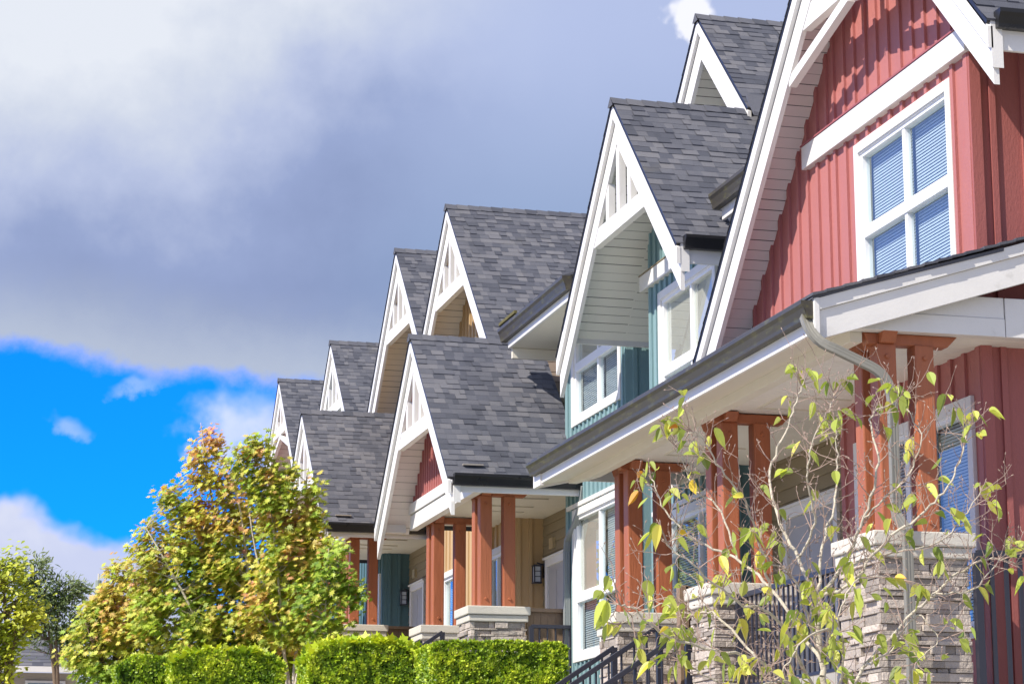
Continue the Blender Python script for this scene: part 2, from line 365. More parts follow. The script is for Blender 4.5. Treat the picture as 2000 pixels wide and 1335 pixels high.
def gable(h, X0, A, L, R, Xb, wallX, soff, tie=None, pickets=3, brace=False, W_=.40, wtop=None, footL=None, footR=None, Rk=None, sL=None):
    """front gable. X0 rake plane, A apex, L/R feet as (Y,Z), Xb back end of the ridge"""
    A = Vector(A); L = Vector(L); R = Vector(R)
    r = M(); courses(r, X0-.03, Xb, R, A)
    if Rk: courses(r, Rk[2], Xb, (Rk[0], Rk[1]), R)
    LR = L if sL is None else Vector((sL+.04, A.y+(L.y-A.y)*(sL+.04-A.x)/(L.x-A.x)))
    courses(r, X0-.03, Xb, LR, A)
    if sL is not None: courses(r, X0-.03, X0+.10, L, LR)
    roof = r.build('roof', shin, h)
    d = M(); slab(d, X0-.02, Xb, A, R, .05); slab(d, X0-.02, Xb, A, LR, .05); d.build('roof_deck', gutter_d, roof)
    cpp = M(); x = X0-.05
    while x < Xb:                         # ridge caps
        x1 = min(x+.2, Xb)
        for s_, Q in ((-1, R), (1, L)):
            dd = (Q-A).normalized(); e = A+dd*.15
            cpp.face([(x, A.x, A.y+.034), (x1+.02, A.x, A.y+.022), (x1+.02, e.x, e.y+.022), (x, e.x, e.y+.034)])
        cpp.face([(x, A.x-.1, A.y-.09), (x, A.x, A.y+.034), (x, A.x+.1, A.y-.09)])
        x = x1
    cpp.build('ridge_cap', shin, roof)
    fl = L.x if footL is None else footL; fr = R.x if footR is None else footR
    b = M(); rake_pair(b, X0-.02, .045, A, L, R, .035, .165, fl, fr); b.build('barge_board', white, h)
    rk = M(); to, ti, li, ri = rake_pair(rk, X0+.027, .05, A, L, R, .17, W_, fl-.02, fr+.02); rk.build('rake_board', white, h)
    def yon(l, z): return l[0].x+(l[1].x-l[0].x)*(z-l[0].y)/(l[1].y-l[0].y)
    if tie:
        z0, z1 = tie
        t_ = M(); t_.prism([(X0+.03, yon(li, z0)-.02, z0), (X0+.03, yon(ri, z0)+.02, z0), (X0+.03, yon(ri, z1)+.02, z1), (X0+.03, yon(li, z1)-.02, z1)], (.09, 0, 0))
        t_.build('tie_beam', white, h)
        if pickets:
            for k in range(pickets):
                y = ti.x+(k-(pickets-1)/2)*.44
                zt = min(ti.y-.03, pl([(ri[1].x, ri[1].y), (ti.x, ti.y), (li[1].x, li[1].y)], y)+.05)
                pk = M(); pk.box(X0+.037, X0+.12, y-.06, y+.06, z1-.01, zt); pk.build('picket', white, h)
        if brace:
            for s_ in (1, -1):
                l = li if s_ > 0 else ri
                zb = z0-.40; yb = yon(l, zb); bm_ = M()
                bm_.beam((X0+.075, yb, zb), (X0+.075, ti.x+s_*.02, z0-.04), .08, .10); bm_.build('brace', white, h)
    # soffit under both slopes
    so = M()
    lo = offs(A, L, .10); ro = offs(A, R, .10); tt = isect(lo[0], lo[1], ro[0], ro[1])
    ye = fl-.03 if sL is None else sL
    courses(so, X0+.08, wallX+.02, (ye, lo[0].y+(lo[1].y-lo[0].y)*(ye-lo[0].x)/(lo[1].x-lo[0].x)), tt, expo=.125, tabs=False, under=True, lift=.010)
    courses(so, X0+.08, wallX+.02, (fr+.03, ro[0].y+(ro[1].y-ro[0].y)*(fr+.03-ro[0].x)/(ro[1].x-ro[0].x)), tt, expo=.125, tabs=False, under=True, lift=.010)
    so.build('soffit', soff, h)
    return li, ri, ti

def kgutter(h, p, q, out, mat, w_=.12, hh=.13):
    """K-profile gutter from p to q; out = horizontal direction it faces"""
    p = Vector(p); q = Vector(q); o = Vector(out)
    prof = [(0, 0), (0, -hh), (w_*.62, -hh), (w_*.72, -hh*.55), (w_, -hh*.22), (w_, 0), (w_*.93, 0), (w_*.93, -hh*.2), (w_*.62, -hh*.9), (.008, -hh*.9), (.008, 0)]
    m = M(); n = len(prof); i = len(m.v)
    for b in (p, q):
        for a, z in prof: m.v.append(tuple(b+o*a+Vector((0, 0, z))))
    for k in range(n): m.f.append((k, (k+1) % n, n+(k+1) % n, n+k))
    for b in (0, n): m.f.append((b+0, b+1, b+2, b+3, b+4, b+5))
    g = m.build('gutter', mat, h)
    return g

def window(h, X, y0, y1, z0, z1, cells, cw=.10, rail=None, mull=None, deep=.07, single=False):
    """window in a wall facing -X. y0 near, y1 far (outer trim); cells: dict (col far->near, row top->bottom) -> 'b','s','o'"""
    c_ = M(); pr = .038
    c_.box(X-pr, X+.002, y0, y0+cw, z0, z1); c_.box(X-pr, X+.002, y1-cw, y1, z0, z1)
    c_.box(X-pr-.004, X+.002, y0+cw, y1-cw, z1-cw, z1); c_.box(X-pr-.004, X+.002, y0+cw, y1-cw, z0, z0+cw)
    win = c_.build('window', white, h, bevel=.004)
    a0, a1, b0, b1 = y0+cw, y1-cw, z0+cw, z1-cw
    f = M(); fw = .05
    xs0, xs1 = X-.012, X+deep
    f.box(xs0, xs1, a0, a0+fw, b0, b1); f.box(xs0, xs1, a1-fw, a1, b0, b1)
    f.box(xs0, xs1, a0+fw, a1-fw, b0, b0+fw); f.box(xs0, xs1, a0+fw, a1-fw, b1-fw, b1)
    f.box(X-.028, X+.004, a0, a1, b1-.012, b1)
    my = (a0+a1)/2 if mull is None else mull; rz = None
    zs = [(b0+fw, b1-fw)]
    if rail:
        f.box(xs0-.006, xs1, a0+fw, a1-fw, rail[0], rail[1]); zs = [(rail[1], b1-fw), (b0+fw, rail[0])]
    for za, zb in ([] if single else zs): f.box(xs0+.008, xs1-.01, my-.03, my+.03, za, zb)
    f.build('window_frame', vinyl, win, bevel=.004)
    g = M(); bl = M(); sc = M()
    for r_, (za, zb) in enumerate(zs):
        for c_i, (ya, yb) in enumerate(((a0+fw, a1-fw),) if single else ((my+.03, a1-fw), (a0+fw, my-.03))):
            g.face([(X+.035, yb, za), (X+.035, ya, za), (X+.035, ya, zb), (X+.035, yb, zb)])
            # inner sash bead
            k = cells.get((c_i, r_), 'b')
            if k == 's': sc.box(X+.052, X+.056, ya, yb, za, zb)
            elif k == 'b':
                z = za
                while z < zb:
                    bl.face([(X+.10, ya, z), (X+.10, yb, z), (X+.108, yb, z+.0245), (X+.108, ya, z+.0245)]); z += .030
    g.build('glass', glass, win)
    if bl.v: bl.build('blinds', blind_m, win)
    if sc.v: sc.build('roller_shade', screen_m, win)
    b = M(); xb = X+.5
    b.face([(xb, a0-.2, b0-.1), (xb, a1+.2, b0-.1), (xb, a1+.2, b1+.1), (xb, a0-.2, b1+.1)])
    for q in ([(X+deep, a0, b0), (xb, a0-.2, b0-.1), (xb, a0-.2, b1+.1), (X+deep, a0, b1)], [(X+deep, a1, b0), (xb, a1+.2, b0-.1), (xb, a1+.2, b1+.1), (X+deep, a1, b1)],
              [(X+deep, a0, b0), (X+deep, a1, b0), (xb, a1+.2, b0-.1), (xb, a0-.2, b0-.1)], [(X+deep, a0, b1), (X+deep, a1, b1), (xb, a1+.2, b1+.1), (xb, a0-.2, b1+.1)]): b.face(q)
    b.build('room_interior', dark_in, win)
    return (a0-.001, a1+.001, b0-.001, b1+.001)

def post_cluster(h, y0, zb, zt, x0=7.61, first_far=False):
    """three timber posts in an L with their caps, on a stone pier"""
    pw = .17
    spots = [(x0, y0), (x0+.335, y0), (x0, y0+.335)]
    for k, (x, y) in enumerate(spots):
        p = M(); p.box(x, x+pw, y, y+pw, zb, zt-.088); po = p.build('porch_post', wood, h, bevel=.012)
        s_ = M(); s_.tube((x+pw/2, y+.001, zb+.12), (x+pw/2, y-.018, zb+.12), .022, .016, 8, True); s_.tube((x+pw/2, y+.001, zt-.2), (x+pw/2, y-.018, zt-.2), .022, .016, 8, True)
        s_.build('bolt_head', wood, po)
    c1 = M(); c1.prism([(x0-.11, y0+.02, zt), (x0+.73, y0+.02, zt), (x0+.64, y0+.02, zt-.092), (x0-.06, y0+.02, zt-.092)], (0, .13, 0)); c1.build('cap_beam', wood, h, bevel=.006)
    c2 = M(); c2.prism([(x0+.02, y0-.10, zt-.001), (x0+.02, y0+.68, zt-.001), (x0+.02, y0+.60, zt-.09), (x0+.02, y0-.04, zt-.09)], (.13, 0, 0)); c2.build('cap_beam', wood, h, bevel=.006)

def pier(h, x0, x1, y0, y1, zb, zt):
    m = M(); c_ = .21
    m.box(x0+.04, x1-.04, y0+.04, y1-.04, zb, zt-c_)
    z = zb
    while z < zt-c_-.01:
        hh = min(random.choice((.028, .036, .045, .055, .07, .085)), zt-c_-z)
        for fc in range(4):
            a, b = ((x0, x1), (y0, y1), (x0, x1), (y0, y1))[fc]; s_ = a
            while s_ < b-.005:
                l = random.uniform(.07, .38); e = min(s_+l, b)
                if b-e < .07: e = b
                d = random.uniform(-.008, .042); g = .0025
                if fc == 0: m.box(s_+g, e-g, y0-d+.02, y0+.06, z+g, z+hh-.001)
                elif fc == 1: m.box(x0-d+.02, x0+.06, s_+g, e-g, z+g, z+hh-.001)
                elif fc == 2: m.box(s_+g, e-g, y1-.06, y1+d-.02, z+g, z+hh-.001)
                else: m.box(x1-.06, x1+d-.02, s_+g, e-g, z+g, z+hh-.001)
                s_ = e
        z += hh
    p = m.build('stone_pier', stone, h, bevel=.004)
    c1 = M(); c1.box(x0-.03, x1+.03, y0-.03, y1+.03, zt-.21, zt-.12); c1.box(x0-.055, x1+.055, y0-.055, y1+.055, zt-.117, zt); c1.build('pier_cap', conc, p, bevel=.012)

def downspout(h, pts, w_=.075, d_=.055, mat=spout):
    m = M(); pts = [Vector(p) for p in pts]
    dirs = [(pts[min(i+1, len(pts)-1)]-pts[max(i-1, 0)]).normalized() for i in range(len(pts))]
    rings = []
    for p, d in zip(pts, dirs):
        ref = Vector((0, 1, 0)); s_ = d.cross(ref).normalized(); u_ = s_.cross(d)
        ring = []
        for i in range(24):                # fluted rectangle
            k = i % 6; side = i//6; a = (k/6-.5)
            x, y = ((a*w_, -d_/2), (w_/2, a*d_), (-a*w_, d_/2), (-w_/2, -a*d_))[side]
            fl = .90 if k in (2, 4) else 1
            ring.append(p+s_*(x*(fl if side in (1, 3) else 1))+u_*(y*(fl if side in (0, 2) else 1)))
        rings.append(ring)
    for r_ in rings: m.v += [tuple(q) for q in r_]
    for i in range(len(rings)-1):
        for k in range(24): m.f.append((i*24+k, i*24+(k+1) % 24, (i+1)*24+(k+1) % 24, (i+1)*24+k))
    m.f.append(tuple(range(24)))
    return m.build('downspout', mat, h)
def arc(a, b, c_, n=7):                   # rounded corner through b
    a, b, c_ = Vector(a), Vector(b), Vector(c_)
    return [((1-t)**2)*a+2*t*(1-t)*b+t*t*c_ for t in [i/n for i in range(n+1)]]

def railing(label, a, b, h_, group=None, n=None, drop=None, name='metal_railing', posts=(0, 1), bw=.018, zfoot=None):
    """a, b: top rail ends"""
    a = Vector(a); b = Vector(b); t = thing(name, label, 'railing', (a.x, a.y, a.z-h_), group)
    m = M(); m.beam(a, b, .05, .05); m.build('top_rail', iron, t, bevel=.004)
    m = M(); m.beam(a-Vector((0, 0, h_-.1)), b-Vector((0, 0, h_-.1)), .035, .03); m.build('bottom_rail', iron, t)
    L = (b-a).length; n = n or int(L/.115)
    for k in range(1, n):
        p = a.lerp(b, k/n); m = M(); m.box(p.x-bw/2, p.x+bw/2, p.y-bw/2, p.y+bw/2, p.z-h_+.1, p.z-.02); m.build('baluster', iron, t)
    for k in posts:
        p = a.lerp(b, k); m = M(); m.box(p.x-.03, p.x+.03, p.y-.03, p.y+.03, p.z-h_-(.0 if zfoot is None else zfoot), p.z-.0); m.build('post', iron, t)
    return t

def lantern(h, x, y, z):
    m = M(); m.box(x-.02, x, y-.05, y+.05, z-.05, z+.16); m.beam((x, y, z+.14), (x-.12, y, z+.17), .02, .02)
    for dx in (-.17, -.07):
        for dy in (-.055, .055): m.box(x+dx-.008, x+dx+.008, y+dy-.008, y+dy+.008, z-.12, z+.12)
    m.box(x-.185, x-.055, y-.07, y+.07, z+.115, z+.14); m.box(x-.185, x-.055, y-.07, y+.07, z-.14, z-.12)
    for zz in (-.04, .04): m.box(x-.18, x-.06, y-.063, y-.052, z+zz-.005, z+zz+.005)
    l = m.build('wall_lantern', iron, h)
    g = M(); g.box(x-.165, x-.075, y-.047, y+.047, z-.118, z+.112); g.build('lamp_glass', lampglass, l)
def door(h, X, y0, y1, z0, z1):
    m = M(); cw = .11
    m.box(X-.04, X+.002, y0, y0+cw, z0, z1); m.box(X-.04, X+.002, y1-cw, y1, z0, z1); m.box(X-.043, X+.002, y0+cw, y1-cw, z1-cw, z1)
    m.box(X-.07, X+.002, y0-.03, y1+.03, z1, z1+.03)
    d = m.build('door', white, h, bevel=.004)
    p = M(); p.box(X-.01, X+.002, y0+cw, y1-cw, z0, z1-cw)
    w2 = (y1-y0-2*cw)
    for a, b in ((.08, .46), (.54, .92)):
        for c_, e in ((.06, .42), (.47, .90)):
            p.box(X-.018, X-.008, y0+cw+w2*a, y0+cw+w2*b, z0+(z1-z0)*c_, z0+(z1-z0)*e)
    p.build('door_leaf', door_m, d, bevel=.004)
    k = M(); k.tube((X-.01, y0+cw+.07, z0+1.0), (X-.06, y0+cw+.07, z0+1.0), .025, .025, 10, True); k.build('door_knob', brass, d)

# ------------------------------------------------------------------ ground
def gz(x, y):
    t = min(max((x-2.2)/4.8, 0), 1); t = t*t*(3-2*t)
    return -1.7 + 1.35*t + .05*min(max(y, 0), 90)
g = M(); xs = [-400, -120, -40, -12, -6, -3, -1, 0, 1, 1.6] + [2.2+.4*i for i in range(13)] + [8, 10, 14, 20, 40, 120, 400]; ys = [-300, -80, -20, -5] + [3*i for i in range(0, 31)] + [110, 160, 300, 900]
for i in range(len(xs)-1):
    for j in range(len(ys)-1):
        g.face([(a, b, gz(a, b)) for a, b in ((xs[i], ys[j]), (xs[i+1], ys[j]), (xs[i+1], ys[j+1]), (xs[i], ys[j+1]))])
gm = pmat('pale_bounce_ground', (.34, .32, .27), .9, .25, 3, .8, 80)  # unseen lawn swapped for pale ground that bounces light up to the soffits
o = g.build('ground', gm); o['kind'] = 'structure'
def strip(name, x0, x1, mat, dz, y0=-40, y1=200):
    m = M(); y = y0
    while y < y1: m.face([(x0, y, gz(x0, y)+dz), (x1, y, gz(x1, y)+dz), (x1, y+5, gz(x1, y+5)+dz), (x0, y+5, gz(x0, y+5)+dz)]); y += 5
    q = m.build(name, mat); q['kind'] = 'structure'
asph = pmat('asphalt', (.05, .05, .052), .9, .15, 8, .5, 120); pave = pmat('pale_bounce_concrete', (.56, .54, .50), .85, .08, 5, .3, 80)  # paving is out of view, kept pale and wide to bounce sun upward
strip('road', -14, -6, asph, .004); strip('bounce_pavement', -5.8, 1.6, pave, .03)

# ------------------------------------------------------------------ townhouse pieces shared by several houses
def box_sides(h, mat, x0, x1, y0, y1, z0, z1, name='side_wall'):
    m = M(); m.face([(x0, y1, z0), (x1, y1, z0), (x1, y1, z1), (x0, y1, z1)]); m.face([(x1, y0, z0), (x1, y1, z0), (x1, y1, z1), (x1, y0, z1)])
    m.face([(x0, y0, z0), (x1, y0, z0), (x1, y0, z1), (x0, y0, z1)]); return m.build(name, mat, h)
def white_box(h, name, *b, mat=None, bev=.005):
    m = M(); m.box(*b); return m.build(name, mat or white, h, bevel=bev)
def ceiling(h, x0, x1, y0, y1, z, mat=None, step=.10):
    m = M(); y = y0                       # boards run across, small grooves between
    while y < y1:
        e = min(y+step-.006, y1); m.box(x0, x1, y, e, z, z+.012); y += step
    m.box(x0, x1, y0, y1, z+.013, z+.05)
    return m.build('porch_ceiling', mat or ceil_m, h)
def brown_screen(h, y, x0, x1, z0, z1):
    m = M(); board_wall(m, 'Y', y, [(x0, z1-.05), (x1, z1-.05)], z0, batten=.105, bw=.012, bd=.006)
    m.box(x0-.02, x1+.02, y-.05, y+.06, z1-.05, z1); m.box(x0, x1, y+.002, y+.03, z0, z1-.05)
    return m.build('porch_screen', brown_w, h)

# ================================================================== 1. red end townhouse
h1 = thing('red_townhouse', 'nearest red board and batten townhouse with tall front gable and wide shed porch roof', 'house', (9, 18, .6), 'townhouses in the row')
RX = 8.72
A, L, R = (19.35, 9.5), (23.8, 5.12), (16.4, 6.5)
gable(h1, 8.25, A, L, R, 13.5, RX, soff_pink, tie=(7.82, 8.04), pickets=3, brace=True, W_=.39)
m = M()
hole = window(h1, RX, 18.1, 20.27, 4.85, 6.60, {}, rail=(5.64, 5.755), mull=19.17)
hl1 = window(h1, RX, 17.93, 19.0, 1.66, 3.71, {}, rail=(2.46, 2.58), single=True)
hl2 = window(h1, RX, 19.22, 20.5, 1.66, 3.71, {}, rail=(2.46, 2.58), single=True)
board_wall(m, 'X', RX, [(17.75, 7.72), (19.35, 9.32), (20.9, 7.80)], .3, [hole, hl1, hl2], start=17.80)
board_wall(m, 'X', RX, [(20.9, 7.84), (23.2, 5.6)], 4.2, start=20.97)
m.box(RX-.035, RX+.05, 17.735, 17.80, .3, 7.66)
m.build('front_wall', red_w, h1)
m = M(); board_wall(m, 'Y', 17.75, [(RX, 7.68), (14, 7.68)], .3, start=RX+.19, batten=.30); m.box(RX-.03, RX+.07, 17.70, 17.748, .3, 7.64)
m.build('end_wall', pmat('red_board_shade', (.34, .105, .095), .65, .07, 2.2, .25, 55, stretch=(1, 1, .35)), h1)  # same red paint, darkened in colour to deepen the shade on this side
white_box(h1, 'trim_band', RX-.075, RX+.01, 17.69, 21.52, 6.71, 6.95)
m = M(); m.box(RX-.085, RX+.01, 17.68, 21.53, 6.952, 6.968); m.prism([(RX-.07, 17.69, 6.97), (RX, 17.69, 7.0), (RX, 17.69, 6.97)], (0, 3.8, 0)); m.build('drip_flashing', maroon_w, h1)
box_sides(h1, red_w, 9.4, 14, 17.9, 23.2, .3, 6.4)
# eave over the end wall
kgutter(h1, (8.30, 16.42, 6.58), (13.4, 16.42, 6.58), (0, -1, 0), gutter_d, .12, .15)
white_box(h1, 'fascia', 8.32, 13.4, 16.425, 16.46, 6.26, 6.50)
m = M(); m.prism([(8.26, 16.40, 6.1), (8.26, 16.40, 6.5), (8.26, 16.50, 6.6), (8.26, 16.50, 6.2)], (.10, 0, 0)); m.build('rake_return', white, h1)
# eave behind the gable, above the valley
kgutter(h1, (8.62, 22.4, 7.10), (8.62, 23.95, 7.10), (-1, 0, 0), gutter_m, .13, .17)
white_box(h1, 'fascia', 8.63, 8.67, 22.4, 23.9, 6.8, 7.0)
# shed porch roof with its gutter, fascia, beam and ceiling
PG = 7.0
m = M(); m.prism([(PG-.05, 17.14, 4.305), (8.66, 17.14, 4.81), (8.66, 17.14, 4.78), (PG-.05, 17.14, 4.275)], (0, 8.75, 0)); pr = m.build('porch_roof', shin, h1)
m = M(); x = PG-.06
def zr_(x): return 4.305+(x-PG+.05)*.314
while x < 8.7:                            # shingle ends along the near edge
    l = random.uniform(.12, .17); k = random.uniform(0, .018)
    m.prism([(x, 17.125-k, zr_(x)+.018), (x+l, 17.125-k, zr_(x+l)+.006), (x+l, 17.125-k, zr_(x+l)-.012), (x, 17.125-k, zr_(x)-.006)], (0, 8.79, 0)); x += l
while x < 10.6:
    l = random.uniform(.12, .17); k = random.uniform(0, .018)
    m.prism([(x, 17.125-k, zr_(x)+.018), (x+l, 17.125-k, zr_(x+l)+.006), (x+l, 17.125-k, zr_(x+l)-.012), (x, 17.125-k, zr_(x)-.006)], (0, .56, 0)); x += l
m.build('shingle_layer', shin, pr)
white_box(h1, 'porch_beam', 8.73, 10.6, 17.305, 17.405, 4.085, 4.42)
m = M(); m.box(8.70, 10.6, 17.42, 17.76, 4.101, 4.16); m.build('porch_ceiling', ceil_m, h1)
def rake_strip(name, d0, d1, y, th):
    m = M(); m.prism([(PG, y, zr_(PG)-d0), (10.6, y, zr_(10.6)-d0), (10.6, y, zr_(10.6)-d1), (PG, y, zr_(PG)-d1)], (0, th, 0)); return m.build(name, white, h1, bevel=.003)
rake_strip('fascia', .035, .135, 17.15, .04); rake_strip('fascia', .137, .375, 17.175, .04)
m = M(); m.box(PG-.035, PG+.012, 17.145, 17.215, 3.99, 4.29); m.build('end_board', white, h1, bevel=.004)
kgutter(h1, (PG-.01, 17.17, 4.265), (PG-.01, 25.83, 4.265), (-1, 0, 0), gutter_m, .13, .145)
m = M(); m.box(PG-.012, PG+.02, 17.22, 20.4, 4.015, 4.20); m.box(PG-.010, PG+.02, 20.403, 25.6, 4.015, 4.20); m.build('fascia', white, h1, bevel=.002)
m = M(); m.prism([(PG-.03, 25.6, 3.99), (PG-.03, 25.9, 3.99), (PG-.03, 25.9, 4.29), (PG-.03, 25.6, 4.27)], (.05, 0, 0)); m.prism([(PG, 25.86, 3.99), (7.5, 25.86, 4.10), (8.8, 25.86, 4.10), (8.8, 25.86, 4.85), (PG, 25.86, 4.3)], (0, .04, 0)); m.build('end_board', white, h1)
m = M(); m.prism([(PG+.02, 17.22, 4.02), (7.40, 17.22, 4.10), (7.40, 17.22, 4.13), (PG+.02, 17.22, 4.05)], (0, 8.64, 0)); m.build('eave_soffit', cream, h1)
m = M(); m.box(7.38, 7.49, 17.42, 24.95, 4.00, 4.13); m.prism([(7.385, 24.955, 4.13), (7.385, 25.86, 4.13), (7.385, 25.86, 4.06), (7.385, 24.955, 4.0)], (.1, 0, 0)); m.build('porch_beam', cream, h1, bevel=.004)
m = M(); m.box(7.38, 8.72, 17.30, 17.41, 4.085, 4.24); m.box(7.39, 8.72, 17.31, 17.40, 4.243, 4.42); m.build('porch_beam', white, h1, bevel=.004)
ceiling(h1, 7.5, 9.3, 17.42, 24.9, 4.10)
for y in (20.3, 23.2):
    m = M(); m.box(7.9, 8.6, y, y+.02, 4.085, 4.1); m.box(7.9, 8.6, y+.6, y+.62, 4.085, 4.1); m.box(7.88, 7.9, y, y+.62, 4.085, 4.1); m.build('ceiling_panel', cream, h1)
for y0 in (17.40, 21.20, 24.28): post_cluster(h1, y0, 2.41, 4.088)
for a, b in ((17.13, 17.92), (21.05, 21.72), (24.12, 24.82)): pier(h1, 7.44, 8.22, a, b, -.2, 2.41)
# recessed entrance
m = M(); lap_wall(m, 'X', 9.25, 20.9, 24.3, 1.35, 4.1); m.build('entry_wall', olive_w, h1)
door(h1, 9.24, 22.2, 23.75, 1.4, 3.52)
m = M(); m.box(9.17, 9.25, 21.2, 21.45, 3.62, 3.78); m.build('house_number_plate', brass, h1)
lantern(h1, 9.24, 21.55, 3.1)
m = M(); m.box(7.52, 8.70, 17.5, 20.9, .95, 1.15); m.box(7.52, 9.3, 20.9, 25.0, .95, 1.15); m.build('porch_floor', conc, h1)
m = M(); board_wall(m, 'X', 7.36, [(17.9, 1.1), (21.8, 1.1)], -.6, batten=.3); m.build('porch_skirt', brown_w, h1)
brown_screen(h1, 22.05, 7.5, 8.3, 1.4, 2.47)
m = M(); m.box(7.42, 7.52, 22.0, 22.1, .6, 2.48); m.build('screen_post', brown_w, h1, bevel=.005)
m = M()
for i in range(9): m.box(7.3-.28*(i+1), 7.3-.28*i+.02, 21.85, 24.1, .1-.18*i, 1.4-.17*(i+1)+.0)
m.build('front_steps', conc, h1, bevel=.01)
# downspout from the near corner, down past the pier
dsp = arc((6.92, 17.25, 4.15), (6.915, 17.12, 3.92), (7.10, 17.09, 3.86)) + arc((7.40, 17.05, 3.72), (7.56, 17.03, 3.64), (7.56, 17.02, 3.42)) + [Vector((7.56, 17.02, 2.56)), Vector((7.565, 17.02, 2.52)), Vector((7.62, 16.97, 2.40)), Vector((7.625, 16.97, 2.36)), Vector((7.625, 16.97, .2))]
ds = downspout(h1, dsp, .072, .055, spout)

railing('black iron balustrade between the two nearest stone piers, behind the bare shrub', (7.68, 17.95, 2.27), (7.68, 21.0, 2.27), .95, 'black iron railings')
railing('black iron balustrade at the far right in front of the shade-darkened red end wall', (8.27, 17.08, 2.25), (10.4, 17.08, 2.25), 1.6, 'black iron railings', bw=.03, n=17)
for Y_, xt, nm, zt in ((24.0, 7.35, 'farthest', 2.02), (22.75, 7.45, 'middle', 2.14), (21.85, 7.45, 'nearest', 2.03)):
    sl = .655
    railing(nm+' of the three sloping black iron stair handrails climbing to the near porch', (xt, Y_, zt), (xt-2.7, Y_, zt-2.7*sl), .92, 'black iron railings', n=20)

# ================================================================== 2. teal townhouse with grey-soffit gable
h2 = thing('teal_townhouse', 'teal townhouse beside the red one, its gable with grey soffit and a smaller gable above', 'house', (9, 25, .8), 'townhouses in the row')
A2, L2, R2 = (25.92, 8.79), (28.50, 6.12), (23.58, 6.42)
gable(h2, 8.0, A2, L2, R2, 10.3, 8.8, soff_grey, tie=(7.18, 7.39), W_=.385, sL=28.17)
m = M(); lo = offs(A2, L2, .10)           # soffit carried back over the recess
z_ = lambda y: lo[0].y+(lo[1].y-lo[0].y)*(y-lo[0].x)/(lo[1].x-lo[0].x)
courses(m, 8.8, 9.9, (28.17, z_(28.17)), (26.9, z_(26.9)), expo=.125, tabs=False, under=True, lift=.010); m.build('soffit', soff_grey, h2)
white_box(h2, 'soffit_edge_board', 8.12, 9.9, 28.165, 28.20, 6.24, 6.37)
m = M(); X = 8.8
ho = window(h2, X, 24.55, 26.66, 4.85, 6.59, {(0, 0): 's', (1, 0): 's', (0, 1): 'b', (1, 1): 'o'}, rail=(5.52, 5.65), mull=25.5)
hl = window(h2, X, 24.75, 26.55, 2.45, 3.84, {(0, 0): 'b', (1, 0): 'b'}, mull=25.35)
board_wall(m, 'X', X, [(24.3, 7.0), (25.92, 8.5), (27.02, 7.4)], .4, [ho, hl], start=24.38, batten=.2)
board_wall(m, 'X', X, [(23.2, 6.0), (23.6, 6.35), (24.3, 7.0)], 4.2, batten=.2)
m.box(X-.034, X+.04, 26.98, 27.03, .4, 7.3); m.build('front_wall', teal_w, h2)
white_box(h2, 'trim_band', X-.07, X+.01, 23.62, 27.28, 6.74, 6.94)
m = M(); m.box(X-.08, X+.01, 23.61, 27.29, 6.942, 6.955); m.build('drip_flashing', olive_w, h2)
white_box(h2, 'trim_band', X-.045, X+.01, 24.4, 26.98, 3.86, 3.92)
white_box(h2, 'trim_band', X-.045, X+.01, 24.35, 26.95, 4.10, 4.16, mat=cream)
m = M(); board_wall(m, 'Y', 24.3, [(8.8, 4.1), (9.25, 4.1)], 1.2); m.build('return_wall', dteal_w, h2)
m = M(); m.face([(8.8, 27.02, .4), (10.2, 27.02, .4), (10.2, 27.02, 7.4), (8.8, 27.02, 7.4)]); m.face([(10.2, 26.9, .4), (10.2, 28.4, .4), (10.2, 28.4, 7.4), (10.2, 26.9, 7.4)]); m.build('recess_wall', teal_w, h2)
kgutter(h2, (8.06, 23.60, 6.50), (10.0, 23.60, 6.50), (0, -1, 0), gutter_d, .12, .15)
white_box(h2, 'fascia', 8.08, 10.0, 23.605, 23.64, 6.20, 6.42)
m = M(); m.prism([(8.03, 23.585, 6.1), (8.03, 23.585, 6.42), (8.03, 23.66, 6.5), (8.03, 23.66, 6.2)], (.10, 0, 0)); m.build('rake_return', white, h2)
A0, L0, R0 = (27.62, 10.62), (30.2, 8.0), (25.80, 8.80)
gable(h2, 9.7, A0, L0, R0, 14, 10.4, soff_grey, W_=.42)
m = M(); m.face([(10.4, 24.4, 7.2), (10.4, 30.3, 7.2), (10.4, 30.3, 7.8), (10.4, 27.62, 10.4), (10.4, 25.0, 7.9)]); lap_wall(m, 'X', 10.36, 25.6, 29.6, 8.3, 9.0); m.build('upper_wall', soff_grey, h2)
m = M(); m.prism([(9.66, 25.80, 8.92), (9.66, 25.55, 8.62), (10.3, 25.4, 8.5), (10.3, 25.80, 8.9)], (0, 0, .05)); m.build('hip_shingles', shin, h2)
box_sides(h2, teal_w, 9.4, 14, 23.3, 27.0, .4, 6.3)

# ================================================================== 3. second teal house
h3 = thing('teal_bay_townhouse', 'set back teal bay with stacked white windows between grey soffit gable and tan porch', 'house', (9, 29.5, 1), 'townhouses in the row')
X = 8.85; m = M()
u1 = window(h3, X, 28.42, 30.72, 5.60, 7.0, {(0, 0): 's', (1, 0): 'o', (0, 1): 'b', (1, 1): 'b'}, rail=(6.36, 6.48), mull=29.52)
u2 = window(h3, X, 28.42, 30.70, 2.36, 4.44, {(0, 0): 's', (1, 0): 'b', (0, 1): 'b', (1, 1): 'b'}, rail=(3.16, 3.30), mull=29.5)
board_wall(m, 'X', X, [(28.3, 7.0), (31.15, 7.0)], .6, [u1, u2], start=28.36, batten=.2); m.build('front_wall', teal_w, h3)
white_box(h3, 'trim_band', X-.05, X+.01, 28.32, 30.95, 4.46, 4.52)
m = M(); board_wall(m, 'Y', 28.3, [(8.85, 7.0), (10.3, 7.0)], .6, start=8.98, batten=.24); m.build('return_wall', teal_w, h3)
